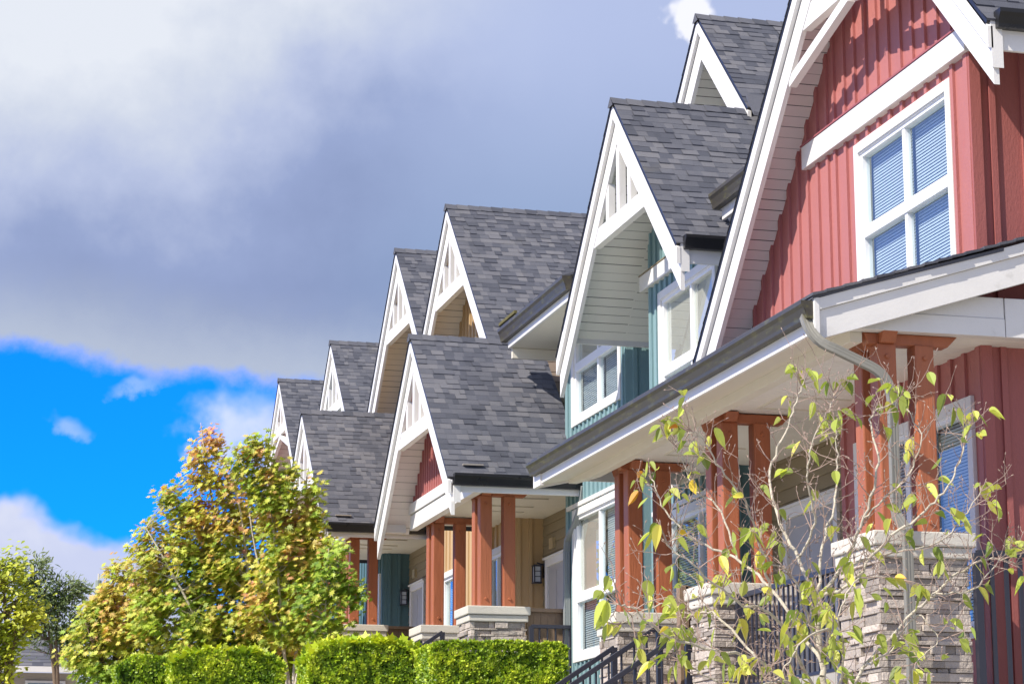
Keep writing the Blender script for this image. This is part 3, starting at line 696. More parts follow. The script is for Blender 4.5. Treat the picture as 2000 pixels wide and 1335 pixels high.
kgutter(h3, (8.21, 28.55, 7.23), (8.21, 32.0, 7.23), (-1, 0, 0), gutter_m, .13, .19)
white_box(h3, 'fascia', 8.20, 8.235, 28.4, 31.85, 6.93, 7.12)
m = M(); m.box(8.235, 9.2, 28.4, 31.85, 6.935, 6.95); m.build('eave_soffit', cream, h3)
white_box(h3, 'eave_return', 8.25, 9.3, 31.80, 31.86, 6.78, 6.93, mat=cream)
m = M(); m.prism([(8.12, 28.6, 7.25), (10.5, 28.6, 8.1), (10.5, 28.6, 8.07), (8.12, 28.6, 7.22)], (0, 3.35, 0)); m.prism([(8.09, 31.2, 7.25), (8.3, 31.2, 7.33), (8.3, 31.2, 7.28), (8.09, 31.2, 7.22)], (0, .85, 0)); m.build('eave_roof', shin, h3)
m = M(); m.box(8.07, 8.11, 31.0, 31.9, 7.26, 7.30); m.build('moss_strip', moss, h3)
m = M(); m.face([(8.9, 31.15, .6), (9.3, 31.15, .6), (9.3, 31.15, 6.9), (8.9, 31.15, 6.9)]); m.face([(9.3, 31.15, 4.8), (9.3, 33, 4.8), (9.3, 33, 6.9), (9.3, 31.15, 6.9)]); m.build('side_wall', teal_w, h3)
downspout(h3, [Vector((8.86, 30.25, 4.72))]+arc((8.86, 30.30, 4.60), (8.84, 30.42, 4.3), (8.79, 30.85, 4.05))+[Vector((8.79, 30.9, 3.9)), Vector((8.79, 30.9, .9))], .085, .065, spout_w)

# ================================================================== porch-gable houses
def porch_house(h, dy, dz, wall, X0=7.0, entry=True):
    D = lambda y: y+dy; Z = lambda z: z+dz
    A, L, R = (D(32.9), Z(7.27)), (D(35.45), Z(4.78)), (D(30.35), Z(4.80))
    gable(h, X0, A, L, R, 8.97, 7.5, soff_pink, tie=(Z(5.72), Z(5.94)), W_=.385)
    m = M(); board_wall(m, 'X', 7.5, [(D(30.75), Z(5.06)), (D(32.9), Z(7.15)), (D(35.0), Z(5.06))], Z(5.0), batten=.155, start=D(30.85), bw=.04); m.build('gable_panel', red_w, h)
    white_box(h, 'trim_band', 7.42, 7.56, D(30.72), D(34.97), Z(4.90), Z(5.06)); white_box(h, 'trim_band', 7.44, 7.56, D(30.72), D(34.95), Z(4.66), Z(4.88))
    white_box(h, 'soffit_edge_board', 7.08, 7.44, D(35.22), D(35.26), Z(4.66), Z(4.78)); 
    m = M(); m.prism([(X0+.05, D(30.33), Z(4.45)), (X0+.05, D(30.33), Z(4.78)), (X0+.05, D(30.41), Z(4.86)), (X0+.05, D(30.41), Z(4.5))], (.10, 0, 0)); m.build('rake_return', white, h)
    kgutter(h, (X0+.05, D(30.36), Z(4.84)), (8.84, D(30.36), Z(4.84)), (0, -1, 0), gutter_d, .12, .16)
    white_box(h, 'fascia', X0+.08, 8.84, D(30.365), D(30.40), Z(4.60), Z(4.80))
    m = M(); m.box(X0+.22, X0+.50, D(30.47), D(30.56), Z(4.985), Z(5.005)); m.build('diverter_flashing', flash, h)
    ceiling(h, 7.57, 9.3, D(30.40), D(35.1), Z(4.775), cream, .3)
    for y in (31.3, 32.7):
        m = M(); m.box(8.1, 8.8, D(y), D(y+.03), Z(4.755), Z(4.775)); m.box(8.1, 8.8, D(y+.55), D(y+.58), Z(4.755), Z(4.775)); m.box(8.07, 8.1, D(y), D(y+.58), Z(4.755), Z(4.775)); m.build('ceiling_panel', cream, h)
    for y0 in (31.1, 34.05): post_cluster(h, D(y0), Z(3.13), Z(4.76))
    pier(h, 7.44, 8.22, D(30.95), D(31.65), Z(1.4), Z(3.13)); pier(h, 7.44, 8.22, D(33.95), D(34.65), Z(1.4), Z(3.13))
    brown_screen(h, D(31.02), 8.25, 8.86, Z(1.6), Z(3.12))
    m = M()
    hs = [window(h, 8.8, D(34.25), D(35.45), Z(2.6), Z(4.42), {}, rail=(Z(3.2), Z(3.3))), window(h, 8.8, D(37.0), D(38.6), Z(2.6), Z(4.42), {}, rail=(Z(3.2), Z(3.3)))]
    board_wall(m, 'X', 8.8, [(D(33.95), Z(7.0)), (D(39.9), Z(7.0))], Z(.6), hs, start=D(34.02)); m.build('front_wall', wall, h)
    m = M(); board_wall(m, 'Y', D(33.95), [(8.8, Z(4.78)), (9.3, Z(4.78))], Z(1.8), batten=.19); m.build('return_wall', wall, h)
    m = M(); lap_wall(m, 'X', 9.3, D(31.15), D(33.95), Z(2.1), Z(4.78)); m.build('entry_wall', olive_w, h)
    door(h, 9.29, D(32.5), D(33.72), Z(2.1), Z(4.12))
    m = M(); m.box(9.24, 9.29, D(33.25), D(33.45), Z(4.25), Z(4.41)); m.build('house_number_plate', brass, h)
    lantern(h, 9.28, D(33.84), Z(3.92))
    m = M(); m.box(7.3, 9.35, D(31.0), D(35.0), Z(1.9), Z(2.12)); m.build('porch_floor', conc, h)
    m = M(); board_wall(m, 'X', 7.4, [(D(31.0), Z(1.9)), (D(35.0), Z(1.9))], Z(.2), batten=.3); m.build('porch_skirt', brown_w, h)
    m = M()
    for i in range(7): m.box(7.3-.28*(i+1), 7.3-.28*i+.02, D(31.9), D(33.7), Z(.9-.18*i), Z(2.12-.17*(i+1)))
    m.build('front_steps', conc, h)

def upper_gable(h, yc, za, X0, wall, soff, tie_h=1.61, kink=None, L=None, R=None, brace=False, Xb=13.0):
    L = L or (yc+2.75, za-2.75); R = R or (yc-2.75, za-2.75)
    gable(h, X0, (yc, za), L, R, Xb, X0+.6, soff, tie=(za-tie_h, za-tie_h+.22), W_=.40, Rk=kink, brace=brace)
    m = M(); board_wall(m, 'X', X0+.6, [(R[0]+.2, R[1]+.05), (yc, za-.15), (L[0]-.2, L[1]+.05)], R[1]-1.4, batten=.24); m.build('upper_wall', wall, h)

h4 = thing('tan_townhouse', 'tan townhouse with red cedar porch posts, red gable panel and tall tan soffit gable behind', 'house', (9, 34, 1.4), 'townhouses in the row')
porch_house(h4, 0, 0, beige_w)
upper_gable(h4, 37.11, 10.48, 8.5, beige_w, soff_tan, kink=(30.4, 4.80, 8.97), R=(34.0, 7.37), L=(39.3, 8.3))
m = M()
for i in range(9): m.face([(8.98, 31.2+.3*i, 5.42+.215*i), (9.45, 31.2+.3*i, 5.42+.215*i), (9.45, 31.47+.3*i, 5.62+.215*i), (8.98, 31.47+.3*i, 5.62+.215*i)])
m.build('roof_netting', net_m, h4)
m = M()
for k in range(26): 
    c_ = Vector((8.86+random.uniform(-.05, .05), 30.75+random.uniform(-.15, .35), 5.02+random.uniform(-.05, .35))); r_ = random.uniform(.02, .055); m.box(c_.x-r_, c_.x+r_, c_.y-r_, c_.y+r_, c_.z-r_, c_.z+r_)
m.build('moss_clump', moss, h4, bevel=.01)
railing('short black iron balustrade in front of the brown screen beside the tan porch', (8.27, 30.85, 2.86), (8.84, 30.85, 2.86), 1.0, 'black iron railings', n=5, bw=.02)
for Y_, nm in ((32.05, 'nearer'), (33.5, 'farther')):
    railing(nm+' sloping black iron stair handrail left of the flat topped hedge', (7.3, Y_, 2.86), (5.6, Y_, 1.70), .92, 'black iron railings', n=12)

h5 = thing('dark_teal_townhouse', 'dark teal townhouse behind the maple, second porch gable and narrow tan soffit gable', 'house', (9, 43, 1.9), 'townhouses in the row')
porch_house(h5, 9.72, .60, dteal_w)
upper_gable(h5, 41.33, 10.76, 8.5, beige_w, soff_tan, L=(44.0, 8.05), R=(38.4, 7.8))
railing('short black iron balustrade in front of the brown screen beside the dark teal porch', (8.27, 40.57, 3.46), (8.84, 40.57, 3.46), 1.0, 'black iron railings', n=5, bw=.02)
h6 = thing('grey_gable_townhouse', 'distant townhouse showing only a small white picket gable above the second porch roof', 'house', (9, 48, 2.4), 'townhouses in the row')
upper_gable(h6, 48.15, 10.42, 8.5, teal_w, soff_grey, R=(44.6, 6.9))
h7 = thing('far_red_townhouse', 'farthest townhouse in view, rose soffit gable with inverted V brace behind the maple top', 'house', (9, 54, 2.6), 'townhouses in the row')
upper_gable(h7, 53.98, 10.70, 8.3, red_w, soff_pink, tie_h=1.34, brace=True, R=(49.2, 6.0), L=(56.9, 7.8))
for h, a, b, mt in ((h4, 34, 39.5, beige_w), (h5, 40.6, 46, dteal_w), (h6, 46, 51, teal_w), (h7, 51, 57, red_w)): box_sides(h, mt, 9.35, 14, a, b, .5, 8.0)
for h, a, b in ((h6, 46, 51), (h7, 51, 57)):
    m = M(); board_wall(m, 'X', 8.9, [(a, 7.2), (b, 7.2)], .8); m.build('front_wall', teal_w if h is h6 else red_w, h)

# ================================================================== vegetation
def unit(): 
    v = rng.normal(size=3); return Vector(v/np.linalg.norm(v))
MAPLE = [(0, -.5), (.10, -.34), (.46, -.36), (.24, -.10), (.62, .10), (.25, .12), (.40, .50), (.10, .26), (0, .75), (-.10, .26), (-.40, .50), (-.25, .12), (-.62, .10), (-.24, -.10), (-.46, -.36), (-.10, -.34)]
MAPLE_B = [(0, -.5), (.18, -.42), (.50, -.30), (.30, -.12), (.62, .10), (.34, .14), (.40, .50), (.18, .34), (0, .75), (-.18, .34), (-.40, .50), (-.34, .14), (-.62, .10), (-.30, -.12), (-.50, -.30), (-.18, -.42)]
OVAL = [(0, -.5), (.20, -.25), (.27, .05), (.18, .32), (0, .55), (-.18, .32), (-.27, .05), (-.20, -.25)]
NARROW = [(0, -.5), (.12, -.1), (.09, .25), (0, .55), (-.09, .25), (-.12, -.1)]
FROND = [(0, -.5), (.30, -.1), (.20, .05), (.34, .25), (.12, .3), (0, .6), (-.12, .3), (-.34, .25), (-.20, .05), (-.30, -.1)]
class Leaves:
    def __init__(s): s.m = M(); s.t = []
    def add(s, p, size, nrm, direction, shape, tint, fold=.15, droop=0.0):
        n = Vector(nrm).normalized(); d = Vector(direction); d = d-n*d.dot(n)
        if d.length < 1e-3: d = n.orthogonal()
        d.normalize(); r = d.cross(n)
        i = len(s.m.v)
        for x, y in shape:
            q = p+r*(x*size)+d*((y+.5)*size)+n*(abs(x)*fold*size)-Vector((0, 0, 1))*(droop*size*(y+.5)**2)
            s.m.v.append((q.x, q.y, q.z))
        k = len(shape)
        if fold or droop:                 # two halves either side of the midrib
            h_ = k//2
            s.m.f.append(tuple(i+j for j in range(0, h_+1))); s.m.f.append(tuple(i+(j % k) for j in range(h_, k+1)))
            s.t += [tint, tint]
        else: s.m.f.append(tuple(range(i, i+k))); s.t.append(tint)
    def build(s, name, mat, parent): return s.m.build(name, mat, parent, tint=s.t)
def smooth_path(pts, n=6):
    """Catmull-Rom through the points"""
    P = [pts[0]]+list(pts)+[pts[-1]]; o = []
    for a, b, c_, d in zip(P, P[1:], P[2:], P[3:]):
        for k in range(n):
            t = k/n; o.append(.5*((2*b)+(c_-a)*t+(2*a-5*b+4*c_-d)*t*t+(-a+3*b-3*c_+d)*t**3))
    o.append(pts[-1]); return o
def limb(m, path, r0, r1, sides=6):
    n = len(path)
    for i in range(n-1): m.tube(path[i], path[i+1], lerp(r0, r1, i/(n-1)), lerp(r0, r1, (i+1)/(n-1)), sides)

bark_grey = pmat('pale_grey_bark', (.52, .47, .38), .85, .25, 8, .6, 60, dirt=((.22, .20, .09), 9, .55, .8))
bark_br = pmat('brown_bark', (.17, .12, .08), .9, .25, 8, .6, 50)
bark_tw = pmat('twig_bark', (.34, .25, .21), .8, .25, 14)
maple_l = leaf_mat('maple_leaf', [(0, (.10, .20, .02)), (.28, (.27, .41, .04)), (.50, (.50, .56, .08)), (.70, (.60, .50, .11)), (.86, (.60, .34, .13)), (1, (.54, .24, .17))])
magn_l = leaf_mat('shrub_leaf', [(0, (.20, .28, .06)), (.5, (.46, .53, .12)), (.85, (.68, .66, .16)), (.93, (.72, .46, .03)), (1, (.66, .24, .03))], trans=.42)
lime_l = leaf_mat('lime_leaf', [(0, (.11, .19, .015)), (.5, (.34, .42, .03)), (1, (.56, .56, .07))])
olivel = leaf_mat('willow_leaf', [(0, (.05, .10, .03)), (.5, (.14, .20, .07)), (1, (.26, .31, .15))])
thuja = leaf_mat('thuja_frond', [(0, (.025, .07, .006)), (.35, (.10, .21, .010)), (.65, (.28, .42, .015)), (1, (.58, .66, .04))], trans=.25)

def crown_tree(name, label, cat, base, Y, discs, stems, nb, nl, size, shape, mat, bark, tintf, depth=.8, rt=.05, group=None, up=.5, spray=.30, sprigs=26):
    """discs: (u, v, r in px) silhouettes seen at distance Y; stems: pixel polylines from the ground up"""
    b = at(*base, Y); t = thing(name, label, cat, (b.x, b.y, gz(b.x, b.y)), group)
    b.z = gz(b.x, b.y); px = Y*1.03/FPX
    tk = M(); nodes = []
    for st in stems:
        pts = [b]+[at(u, v, Y+dy) for u, v, dy in st]; path = smooth_path(pts, 5)
        limb(tk, path, rt, .007, 7)
        for i, p in enumerate(path): nodes.append((p, lerp(rt, .007, i/len(path))))
    discs = list(discs); k = 0
    while k < sprigs:
        dsc = discs[rng.integers(0, len(discs)-k)] if len(discs) > k else discs[0]; a = rng.uniform(-.3, pi+.3)
        q = (dsc[0]+cos(a)*dsc[2]*1.12, dsc[1]-sin(a)*dsc[2]*1.12-6)
        discs.append((q[0], q[1], rng.uniform(7, 15))); k += 1
    lf = Leaves(); br = M(); area = np.array([d[2]**1.8 for d in discs], float); area /= area.sum()
    N = np.array([p for p, _ in nodes])
    for k in range(nb):
        dsc = discs[rng.choice(len(discs), p=area)]; a = rng.uniform(0, 2*pi); rr = sqrt(rng.uniform(.05, 1)); R_ = dsc[2]*px
        c_ = at(dsc[0], dsc[1], Y); yy = rng.uniform(-1, 1)*R_*depth*sqrt(max(0, 1-rr*rr*.8))
        tip = Vector((c_.x+cos(a)*rr*R_, c_.y+yy, c_.z+sin(a)*rr*R_))
        dd = N-np.array(tip); cost = np.sqrt((dd**2).sum(1))+np.maximum(0, dd[:, 2]+.15)*2.0
        s_, rs = nodes[int(np.argmin(cost))]
        mid = s_.lerp(tip, .5)+Vector((0, 0, -.04))+unit()*.05
        path = smooth_path([s_, mid, tip], 4); limb(br, path, min(rs*.6, .016), .003, 4)
        per = nl//nb
        for j in range(per):
            q = path[-1-int(abs(rng.normal())*2) % 6].lerp(tip, rng.uniform(0, 1)) + unit()*spray*rng.uniform(.1, 1)*Vector((1, 1, .55)).length*.55
            nrm = Vector((rng.normal()*.40-.45, rng.normal()*.40-.40, up+rng.uniform(0, .5)))
            dr = (q-s_).normalized()+unit()*.7+Vector((0, 0, -.3))
            h = tintf(q, c_, R_)+rng.normal()*.13
            lf.add(q, size*rng.uniform(.65, 1.25), nrm, dr, shape, float(min(max(h, 0), 1)), fold=rng.uniform(0, .25), droop=rng.uniform(0, .25))
    n0 = len(tk.v); tk.v += br.v; tk.f += [tuple(i+n0 for i in f_) for f_ in br.f]
    tk.build('trunk', bark, t, smooth=True); lf.build('crown', mat, t)
    return t
def nz(p, s_): return noise.noise(Vector(p)*s_)

# maple in front of the second porch: tall spire at the left, broad shoulder to the right
za, zb = at(400, 1335, 38).z, at(400, 820, 38).z
def tm(q, c_, R_): 
    f = (q.z-za)/(zb-za); return .33+.28*f+.28*max(f, 0)**3+.20*nz(q, 1.3)+(.14 if nz(q, 3.1) > .16 else 0)
crown_tree('maple_tree', 'tall multi-stemmed vine maple turning orange and pink at its pointed top', 'tree', (470, 1500), 38,
    [(392, 845, 12), (398, 880, 22), (408, 925, 36), (420, 990, 52), (345, 985, 16), (370, 1030, 40), (400, 1090, 90), (470, 1080, 70), (490, 1010, 40), (330, 1120, 66), (480, 1190, 120), (520, 1280, 100), (400, 1290, 90), (340, 1230, 95), (560, 1180, 60), (285, 1060, 26), (290, 1110, 40), (455, 950, 20), (540, 1230, 70), (600, 1290, 40), (450, 1290, 80)],
    [[(478, 1330, 0), (455, 1180, .1), (425, 1040, .1), (402, 900, 0), (392, 825, 0)], [(500, 1300, .2), (540, 1150, .3), (548, 1040, .4)], [(440, 1330, -.2), (380, 1200, -.3), (320, 1090, -.3), (285, 1030, -.2)],
     [(520, 1320, -.2), (490, 1150, -.4), (470, 1000, -.3), (450, 930, -.2)], [(410, 1340, 0), (330, 1260, .2), (290, 1200, .2)]],
    680, 22500, .094, MAPLE, maple_l, bark_grey, tm, rt=.045, group='vine maples')
def tm2(q, c_, R_): return .48+.20*nz(q, 1.6)+(.24 if nz(q+Vector((5, 0, 0)), 2.3) > .15 else 0)
crown_tree('maple_tree', 'shorter maple with yellow and pink leaves overlapping the distant red gable', 'tree', (570, 1500), 37,
    [(498, 893, 16), (470, 930, 22), (545, 925, 18), (520, 960, 36), (555, 990, 40), (600, 975, 16), (610, 1020, 18), (560, 1040, 40), (590, 1080, 55), (625, 1080, 32), (560, 1180, 75), (625, 1180, 22), (600, 1250, 40)],
    [[(560, 1330, 0), (545, 1150, 0), (530, 1000, 0), (510, 900, 0)], [(575, 1300, 0), (600, 1130, .2), (598, 960, .1), (602, 915, 0)], [(580, 1320, -.2), (640, 1180, -.3), (655, 1120, -.4)], [(560, 1300, .3), (500, 1080, .4), (478, 910, .3)]],
    270, 7400, .098, MAPLE, maple_l, bark_grey, tm2, rt=.035, group='vine maples', depth=.7)
crown_tree('maple_tree', 'low outlying maple spray reaching towards the cedar posts with green leaves', 'tree', (640, 1500), 35.2,
    [(640, 1085, 26), (655, 1150, 24), (625, 1200, 36), (690, 1170, 12), (640, 1240, 30)],
    [[(636, 1330, 0), (636, 1180, 0), (642, 1070, 0)], [(636, 1300, 0), (660, 1190, 0), (700, 1165, 0)]],
    60, 1250, .10, MAPLE, maple_l, bark_grey, lambda q, c_, R_: .26+.2*nz(q, 2), rt=.02, group='vine maples', depth=.6)
def tm3(q, c_, R_): 
    f = (q.z-at(0, 1335, 38).z)/(at(0, 1100, 38).z-at(0, 1335, 38).z); return .34+.40*f+.3*nz(q, 1.5)
crown_tree('maple_tree', 'rounded golden orange maple at the left of the tall one, above the far roof', 'tree', (230, 1500), 38.6,
    [(219, 1112, 12), (224, 1150, 22), (205, 1215, 46), (255, 1200, 56), (205, 1275, 66), (270, 1290, 80), (170, 1215, 18), (160, 1290, 24)],
    [[(225, 1340, 0), (222, 1230, 0), (220, 1105, 0)], [(235, 1340, .2), (270, 1230, .3), (290, 1140, .2)], [(215, 1340, 0), (180, 1250, -.2), (165, 1210, -.2)]],
    250, 6800, .095, MAPLE, maple_l, bark_br, tm3, rt=.04, group='vine maples', sprigs=10)
crown_tree('lime_green_tree', 'yellow green leafy tree at the left edge of the street', 'tree', (20, 1500), 30,
    [(10, 1110, 26), (0, 1180, 60), (42, 1165, 32), (-60, 1250, 85), (28, 1215, 34), (75, 1195, 14), (-15, 1270, 34), (10, 1255, 22), (5, 1300, 20)],
    [[(18, 1340, 0), (10, 1200, 0), (5, 1090, 0)], [(20, 1300, .2), (50, 1230, .2), (78, 1180, .1)], [(0, 1340, 0), (-50, 1200, 0)]],
    240, 4800, .075, OVAL, lime_l, bark_br, lambda q, c_, R_: .68+.5*nz(q, 2), rt=.05, sprigs=8)
crown_tree('willow_tree', 'grey green feathery tree rising behind the far grey roof', 'tree', (110, 1500), 55,
    [(130, 1150, 20), (100, 1150, 26), (80, 1200, 40), (125, 1210, 34), (60, 1130, 22), (145, 1225, 18), (95, 1238, 26), (50, 1240, 22), (150, 1250, 14)],
    [[(112, 1340, 0), (110, 1230, 0), (130, 1140, 0)], [(108, 1340, 0), (90, 1200, 0), (70, 1120, 0)], [(112, 1300, 0), (150, 1200, 0)]],
    190, 5200, .15, NARROW, olivel, bark_br, lambda q, c_, R_: .5+.5*nz(q, 1.2), rt=.08, up=.1)

# ------------------------------------------------------------------ thuja hedges
def hedge(label, x0, x1, y0, y1, ztop, n, rnd=.12, wisp=.0, curve=0.0, tint=.64):
    zb = gz((x0+x1)/2, y0)-.05; t = thing('thuja_hedge', label, 'hedge', ((x0+x1)/2, (y0+y1)/2, zb), 'clipped thuja hedges')
    core = M(); nx = 14; nzs = 10
    def top(x): 
        s_ = (x-(x0+x1)/2)/((x1-x0)/2); return ztop-curve*s_*s_*abs(s_)+.03*nz(Vector((x, y0, 0)), 2.5)
    for i in range(nx):
        a = lerp(x0+.1, x1-.1, i/nx); b = lerp(x0+.1, x1-.1, (i+1)/nx)
        core.box(a, b, y0+.12, y1-.12, zb, min(top(a), top(b))-.12)
    core.build('dark_core', pmat('hedge_core', (.022, .040, .008), .95, .3, 8), t)  # solid near-black boxes filling the hedge behind its fronds
    lf = Leaves(); up = Vector((0, 0, 1))
    w_, d_, h_ = x1-x0, y1-y0, ztop-max(zb, ztop-1.6); A_ = np.array([w_*h_*1.3, d_*h_*1.2, w_*d_*1.2, d_*h_*.4]); A_ /= A_.sum()
    for k in range(n):
        f = rng.choice(4, p=A_); x = rng.uniform(x0, x1); y = rng.uniform(y0, y1); z = rng.uniform(ztop-h_, top(x))
        if f == 0: y = y0; nrm = Vector((0, -1, .25))
        elif f == 1: x = x0; nrm = Vector((-1, 0, .25))
        elif f == 2: z = top(x); nrm = Vector((0, -.2, 1))
        else: x = x1; nrm = Vector((1, 0, .25))
        # rounded edges
        zt = top(x); ex = min(x-x0, x1-x); ey = min(y-y0, y1-y); ez = zt-z
        q = Vector((x, y, z)); bump = nz(q, 4.0)*.035+nz(q, 17.0)*.035
        if ex < rnd and ez < rnd: z -= (rnd-ex)*(rnd-ez)/rnd*.5
        q = Vector((x, y, z))+nrm.normalized()*(bump-.02)
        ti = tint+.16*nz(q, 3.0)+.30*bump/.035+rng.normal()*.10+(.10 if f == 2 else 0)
        d = (nrm*.6+up*.75+unit()*.75)
        sz = rng.uniform(.020, .050)*(1.0 if y0 < 30 else 1.15)
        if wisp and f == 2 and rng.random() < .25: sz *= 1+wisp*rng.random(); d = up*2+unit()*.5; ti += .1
        nn = (nrm+unit()*.9)
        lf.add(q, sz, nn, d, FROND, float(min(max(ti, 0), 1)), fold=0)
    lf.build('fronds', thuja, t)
hedge('flat topped bright green thuja hedge in front of the tan porch pier', 6.16, 7.84, 27.5, 28.5, 2.36, 44000, rnd=.10)
hedge('mounded wispy thuja hedge just left of the flat topped one', 5.12, 6.72, 30.2, 31.3, 2.53, 36000, rnd=.20, wisp=3.0, curve=.12)
hedge('broad rounded thuja hedge below the tall maple', 3.50, 5.02, 31.6, 32.5, 2.50, 28000, rnd=.18, wisp=2.2, curve=.08)
hedge('small leftmost thuja hedge in darker green, at the foot of the golden maple', 2.84, 3.72, 32.4, 33.2, 2.47, 15000, rnd=.18, wisp=.5, curve=.08, tint=.5)

# ------------------------------------------------------------------ bare shrub in the foreground
YS = 9.6
b0 = at(1612, 1500, YS); t = thing('magnolia_shrub', 'sparse lichened shrub with yellow green drooping leaves in front of the near porch', 'shrub', (b0.x, b0.y, gz(b0.x, b0.y)))
stems_px = [  # (u, v, depth offset), radius start, radius end
    ([(1640, 1700, 0), (1618, 1400, 0), (1604, 1290, 0), (1597, 1165, 0)], .024, .019),
    ([(1597, 1165, 0), (1640, 1110, -.05), (1688, 1010, -.15), (1716, 900, -.2), (1700, 820, -.15), (1735, 790, -.1)], .014, .004),
    ([(1597, 1165, 0), (1608, 1060, .1), (1630, 985, .2), (1635, 900, .25), (1632, 830, .3)], .012, .004),
    ([(1597, 1165, 0), (1660, 1140, -.2), (1730, 1055, -.3), (1800, 1005, -.35), (1850, 950, -.4), (1880, 880, -.35), (1893, 830, -.3)], .012, .004),
    ([(1597, 1165, 0), (1560, 1090, .1), (1520, 1010, .2), (1505, 920, .3), (1540, 830, .3), (1560, 770, .3), (1572, 738, .3)], .014, .004),
    ([(1560, 1090, .1), (1590, 1020, .0), (1575, 935, -.1), (1590, 860, -.15), (1620, 800, -.2), (1630, 770, -.2)], .009, .003),
    ([(1604, 1290, 0), (1505, 1150, .2), (1440, 1090, .4), (1370, 1060, .5), (1300, 1000, .55), (1275, 935, .6)], .013, .004),
    ([(1440, 1090, .4), (1400, 985, .45), (1360, 960, .5), (1335, 900, .5), (1315, 850, .5)], .008, .003),
    ([(1505, 1150, .2), (1478, 1045, .1), (1450, 970, .0), (1400, 905, -.05), (1365, 850, -.1), (1345, 845, -.1)], .010, .003),
    ([(1618, 1400, 0), (1520, 1210, -.2), (1440, 1175, -.3), (1350, 1100, -.4), (1300, 1060, -.4)], .012, .004),
    ([(1618, 1400, 0), (1480, 1290, -.2), (1400, 1270, -.3), (1300, 1240, -.35), (1240, 1190, -.4), (1205, 1180, -.4)], .012, .004),
    ([(1480, 1290, -.2), (1400, 1200, -.1), (1350, 1200, 0), (1290, 1180, .1), (1215, 1215, .1)], .009, .003),
    ([(1618, 1400, 0), (1690, 1300, .2), (1790, 1190, .3), (1870, 1120, .3), (1930, 1090, .3), (1985, 1100, .3)], .014, .004),
    ([(1790, 1190, .3), (1830, 1160, .1), (1900, 1150, 0), (1960, 1085, 0), (1990, 1075, 0)], .008, .003),
    ([(1690, 1300, .2), (1740, 1270, -.1), (1790, 1200, -.2), (1830, 1250, -.25), (1790, 1290, -.3)], .008, .003),
    ([(1640, 1110, -.05), (1700, 1090, 0), (1745, 1080, .1), (1830, 1060, .2), (1880, 1010, .2), (1915, 960, .25)], .009, .003),
    ([(1604, 1290, 0), (1620, 1230, -.4), (1560, 1260, -.5), (1520, 1320, -.5), (1460, 1350, -.5)], .008, .003),
    ([(1618, 1400, 0), (1540, 1330, -.3), (1480, 1340, -.4), (1400, 1330, -.5), (1330, 1290, -.5)], .010, .004),
    ([(1618, 1400, 0), (1650, 1280, -.3), (1640, 1200, -.4), (1680, 1130, -.4), (1760, 1130, -.4)], .009, .003),
    ([(1604, 1290, 0), (1570, 1180, -.2), (1545, 1120, -.25), (1500, 1095, -.3), (1480, 1060, -.3)], .008, .003),
    ([(1688, 1010, -.15), (1740, 960, -.2), (1770, 930, -.2), (1800, 860, -.25), (1765, 790, -.2), (1752, 770, -.2)], .007, .003)]
tk = M(); tw = M(); lf = Leaves(); UP = Vector((0, 0, 1))
def twig(p, d, L, r, lev):
    n = 3; path = [p]; q = p.copy(); dd = d.copy()
    for i in range(n):
        dd = (dd+unit()*.28+UP*.10).normalized(); q = q+dd*(L/n); path.append(q.copy())
    limb(tw, path, r, r*.45, 4)
    if lev > 0:
        for k in range(rng.integers(1, 4)):
            i = rng.integers(1, n+1); s_ = dd.cross(unit()).normalized(); twig(path[i], (dd*.6+s_*.9+UP*.2).normalized(), L*rng.uniform(.35, .7), r*.6, lev-1)
    else:
        tw.tube(path[-1], path[-1]+dd*.012, .0032, .0012, 5, True)   # bud
    return path, dd
def leaf_at(p, d, big=1.0):
    out_ = Vector((d.x, d.y, 0))+unit()*.6; out_.z = -rng.uniform(.1, .9)
    nrm = UP*rng.uniform(.2, 1)+unit()*.9
    ti = .45+rng.normal()*.24; ti = min(max(ti, 0), .86)
    if rng.random() < .025: ti = rng.uniform(.88, 1)
    tw.tube(p, p+Vector(out_).normalized()*.012, .0012, .001, 4)
    lf.add(p+Vector(out_).normalized()*.010, rng.uniform(.040, .074)*big, nrm, out_, OVAL_T, ti, fold=rng.uniform(.2, .9), droop=rng.uniform(.1, .9))
OVAL_T = [(0, -.5), (.14, -.40), (.27, -.18), (.31, .03), (.26, .22), (.14, .38), (.03, .50), (0, .58), (-.03, .50), (-.14, .38), (-.26, .22), (-.31, .03), (-.27, -.18), (-.14, -.40)]
for pts, r0, r1 in stems_px:
    r0 *= .66; r1 *= .66; P3 = [at(u, v, YS+dy*1.3) for u, v, dy in pts]; path = smooth_path(P3, 6)
    path = [p+unit()*.007 for p in path]; path[0] = P3[0]
    limb(tk, path, r0, r1, 8)
    L_ = len(path)
    for i in range(3, L_):
        if r0 > .015 and i < L_-6: continue
        for _ in range(2 if rng.random() < .6 else 1):
            if rng.random() < .58:
                d = (path[i]-path[i-1]).normalized(); s_ = d.cross(unit()).normalized()
                low = at(0, 1150, YS).z > path[i].z
                pp, dd = twig(path[i], (d*.5+s_+UP*.25).normalized(), rng.uniform(.06, .20), .0027, 2 if rng.random() < .4 else 1)
                pr_ = .80 if low else .30
                if rng.random() < pr_:
                    for k in range(rng.integers(1, 4)): leaf_at(pp[-1-(k % 2)], dd)
    d = (path[-1]-path[-3]).normalized()
    for k in range(3): pp, dd = twig(path[-1], (d+unit()*.5).normalized(), rng.uniform(.04, .10), .0035, 0); [leaf_at(pp[-1], dd) for _ in range(2)]
tk.build('stems', bark_grey, t, smooth=True); tw.build('twigs', bark_tw, t); lf.build('foliage', magn_l, t)

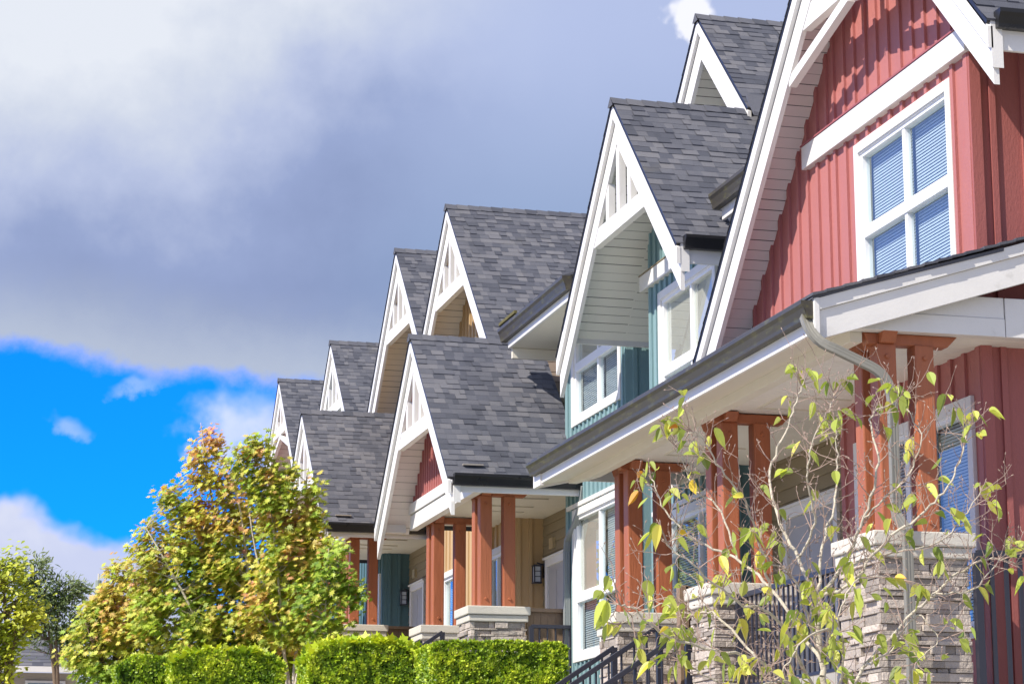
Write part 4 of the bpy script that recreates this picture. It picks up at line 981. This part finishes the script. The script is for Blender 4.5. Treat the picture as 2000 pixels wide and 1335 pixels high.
# ------------------------------------------------------------------ far low house, utility pole
hf = thing('low_house', 'distant low house with grey shingle roof and white gutter at the lower left', 'house', (4, 62, 1.9))
m = M(); yb = 60
for i in range(9): 
    zz = 4.28+.1*i; yy = yb+.22*i; xr = 4.55-.10*i; xl = -6
    x = xl
    while x < xr:
        x1 = min(x+random.uniform(.2, .5), xr); m.face([(x, yy, zz+.012), (x1, yy, zz+.012), (x1, yy+.23, zz+.105), (x, yy+.23, zz+.105)]); m.face([(x, yy, zz-.004), (x1, yy, zz-.004), (x1, yy, zz+.012), (x, yy, zz+.012)]); x = x1
m.build('roof', shin, hf)
m = M(); m.box(-6, 4.6, yb-.1, yb, 4.13, 4.27); m.build('gutter', white, hf)
m = M(); m.box(-6, 4.3, yb+.5, yb+5, 1.2, 4.15); m.build('wall', pmat('tan_far_wall', (.42, .37, .30), .7), hf)
for x in (1.6, 3.0):
    m = M(); m.box(x, x+1.0, yb+.44, yb+.52, 2.9, 3.95); wf = m.build('window', white, hf)
    m = M(); m.box(x+.07, x+.93, yb+.425, yb+.45, 2.97, 3.88); m.build('glass', pmat('far_glass', (.15, .25, .33), .15), wf)
up_ = thing('utility_pole', 'grey wooden utility pole top with wires above the trees', 'pole', (6.25, 80, 3))
m = M(); m.tube((6.26, 80, 1.5), (6.26, 80, 8.62), .15, .11, 10, True); m.build('pole', pmat('weathered_pole', (.26, .30, .27), .9), up_)
m = M(); m.tube((6.26, 80, 8.6), (6.26, 80, 8.85), .03, .03, 6, True); m.build('insulator', conc, up_)
m = M(); m.box(6.36, 6.48, 79.9, 80.0, 8.0, 8.5); m.build('transformer_box', spout_w, up_)
wr = M(); pp = [Vector((lerp(6.26, -14, t_), lerp(80, 70, t_), 8.35-.9*sin(pi*t_))) for t_ in [i/14 for i in range(15)]]
limb(wr, pp, .018, .018, 4); pp = [Vector((lerp(6.26, 16, t_), lerp(80, 96, t_), 8.35-.9*sin(pi*t_))) for t_ in [i/14 for i in range(15)]]
limb(wr, pp, .018, .018, 4); wr.build('wires', iron, up_)
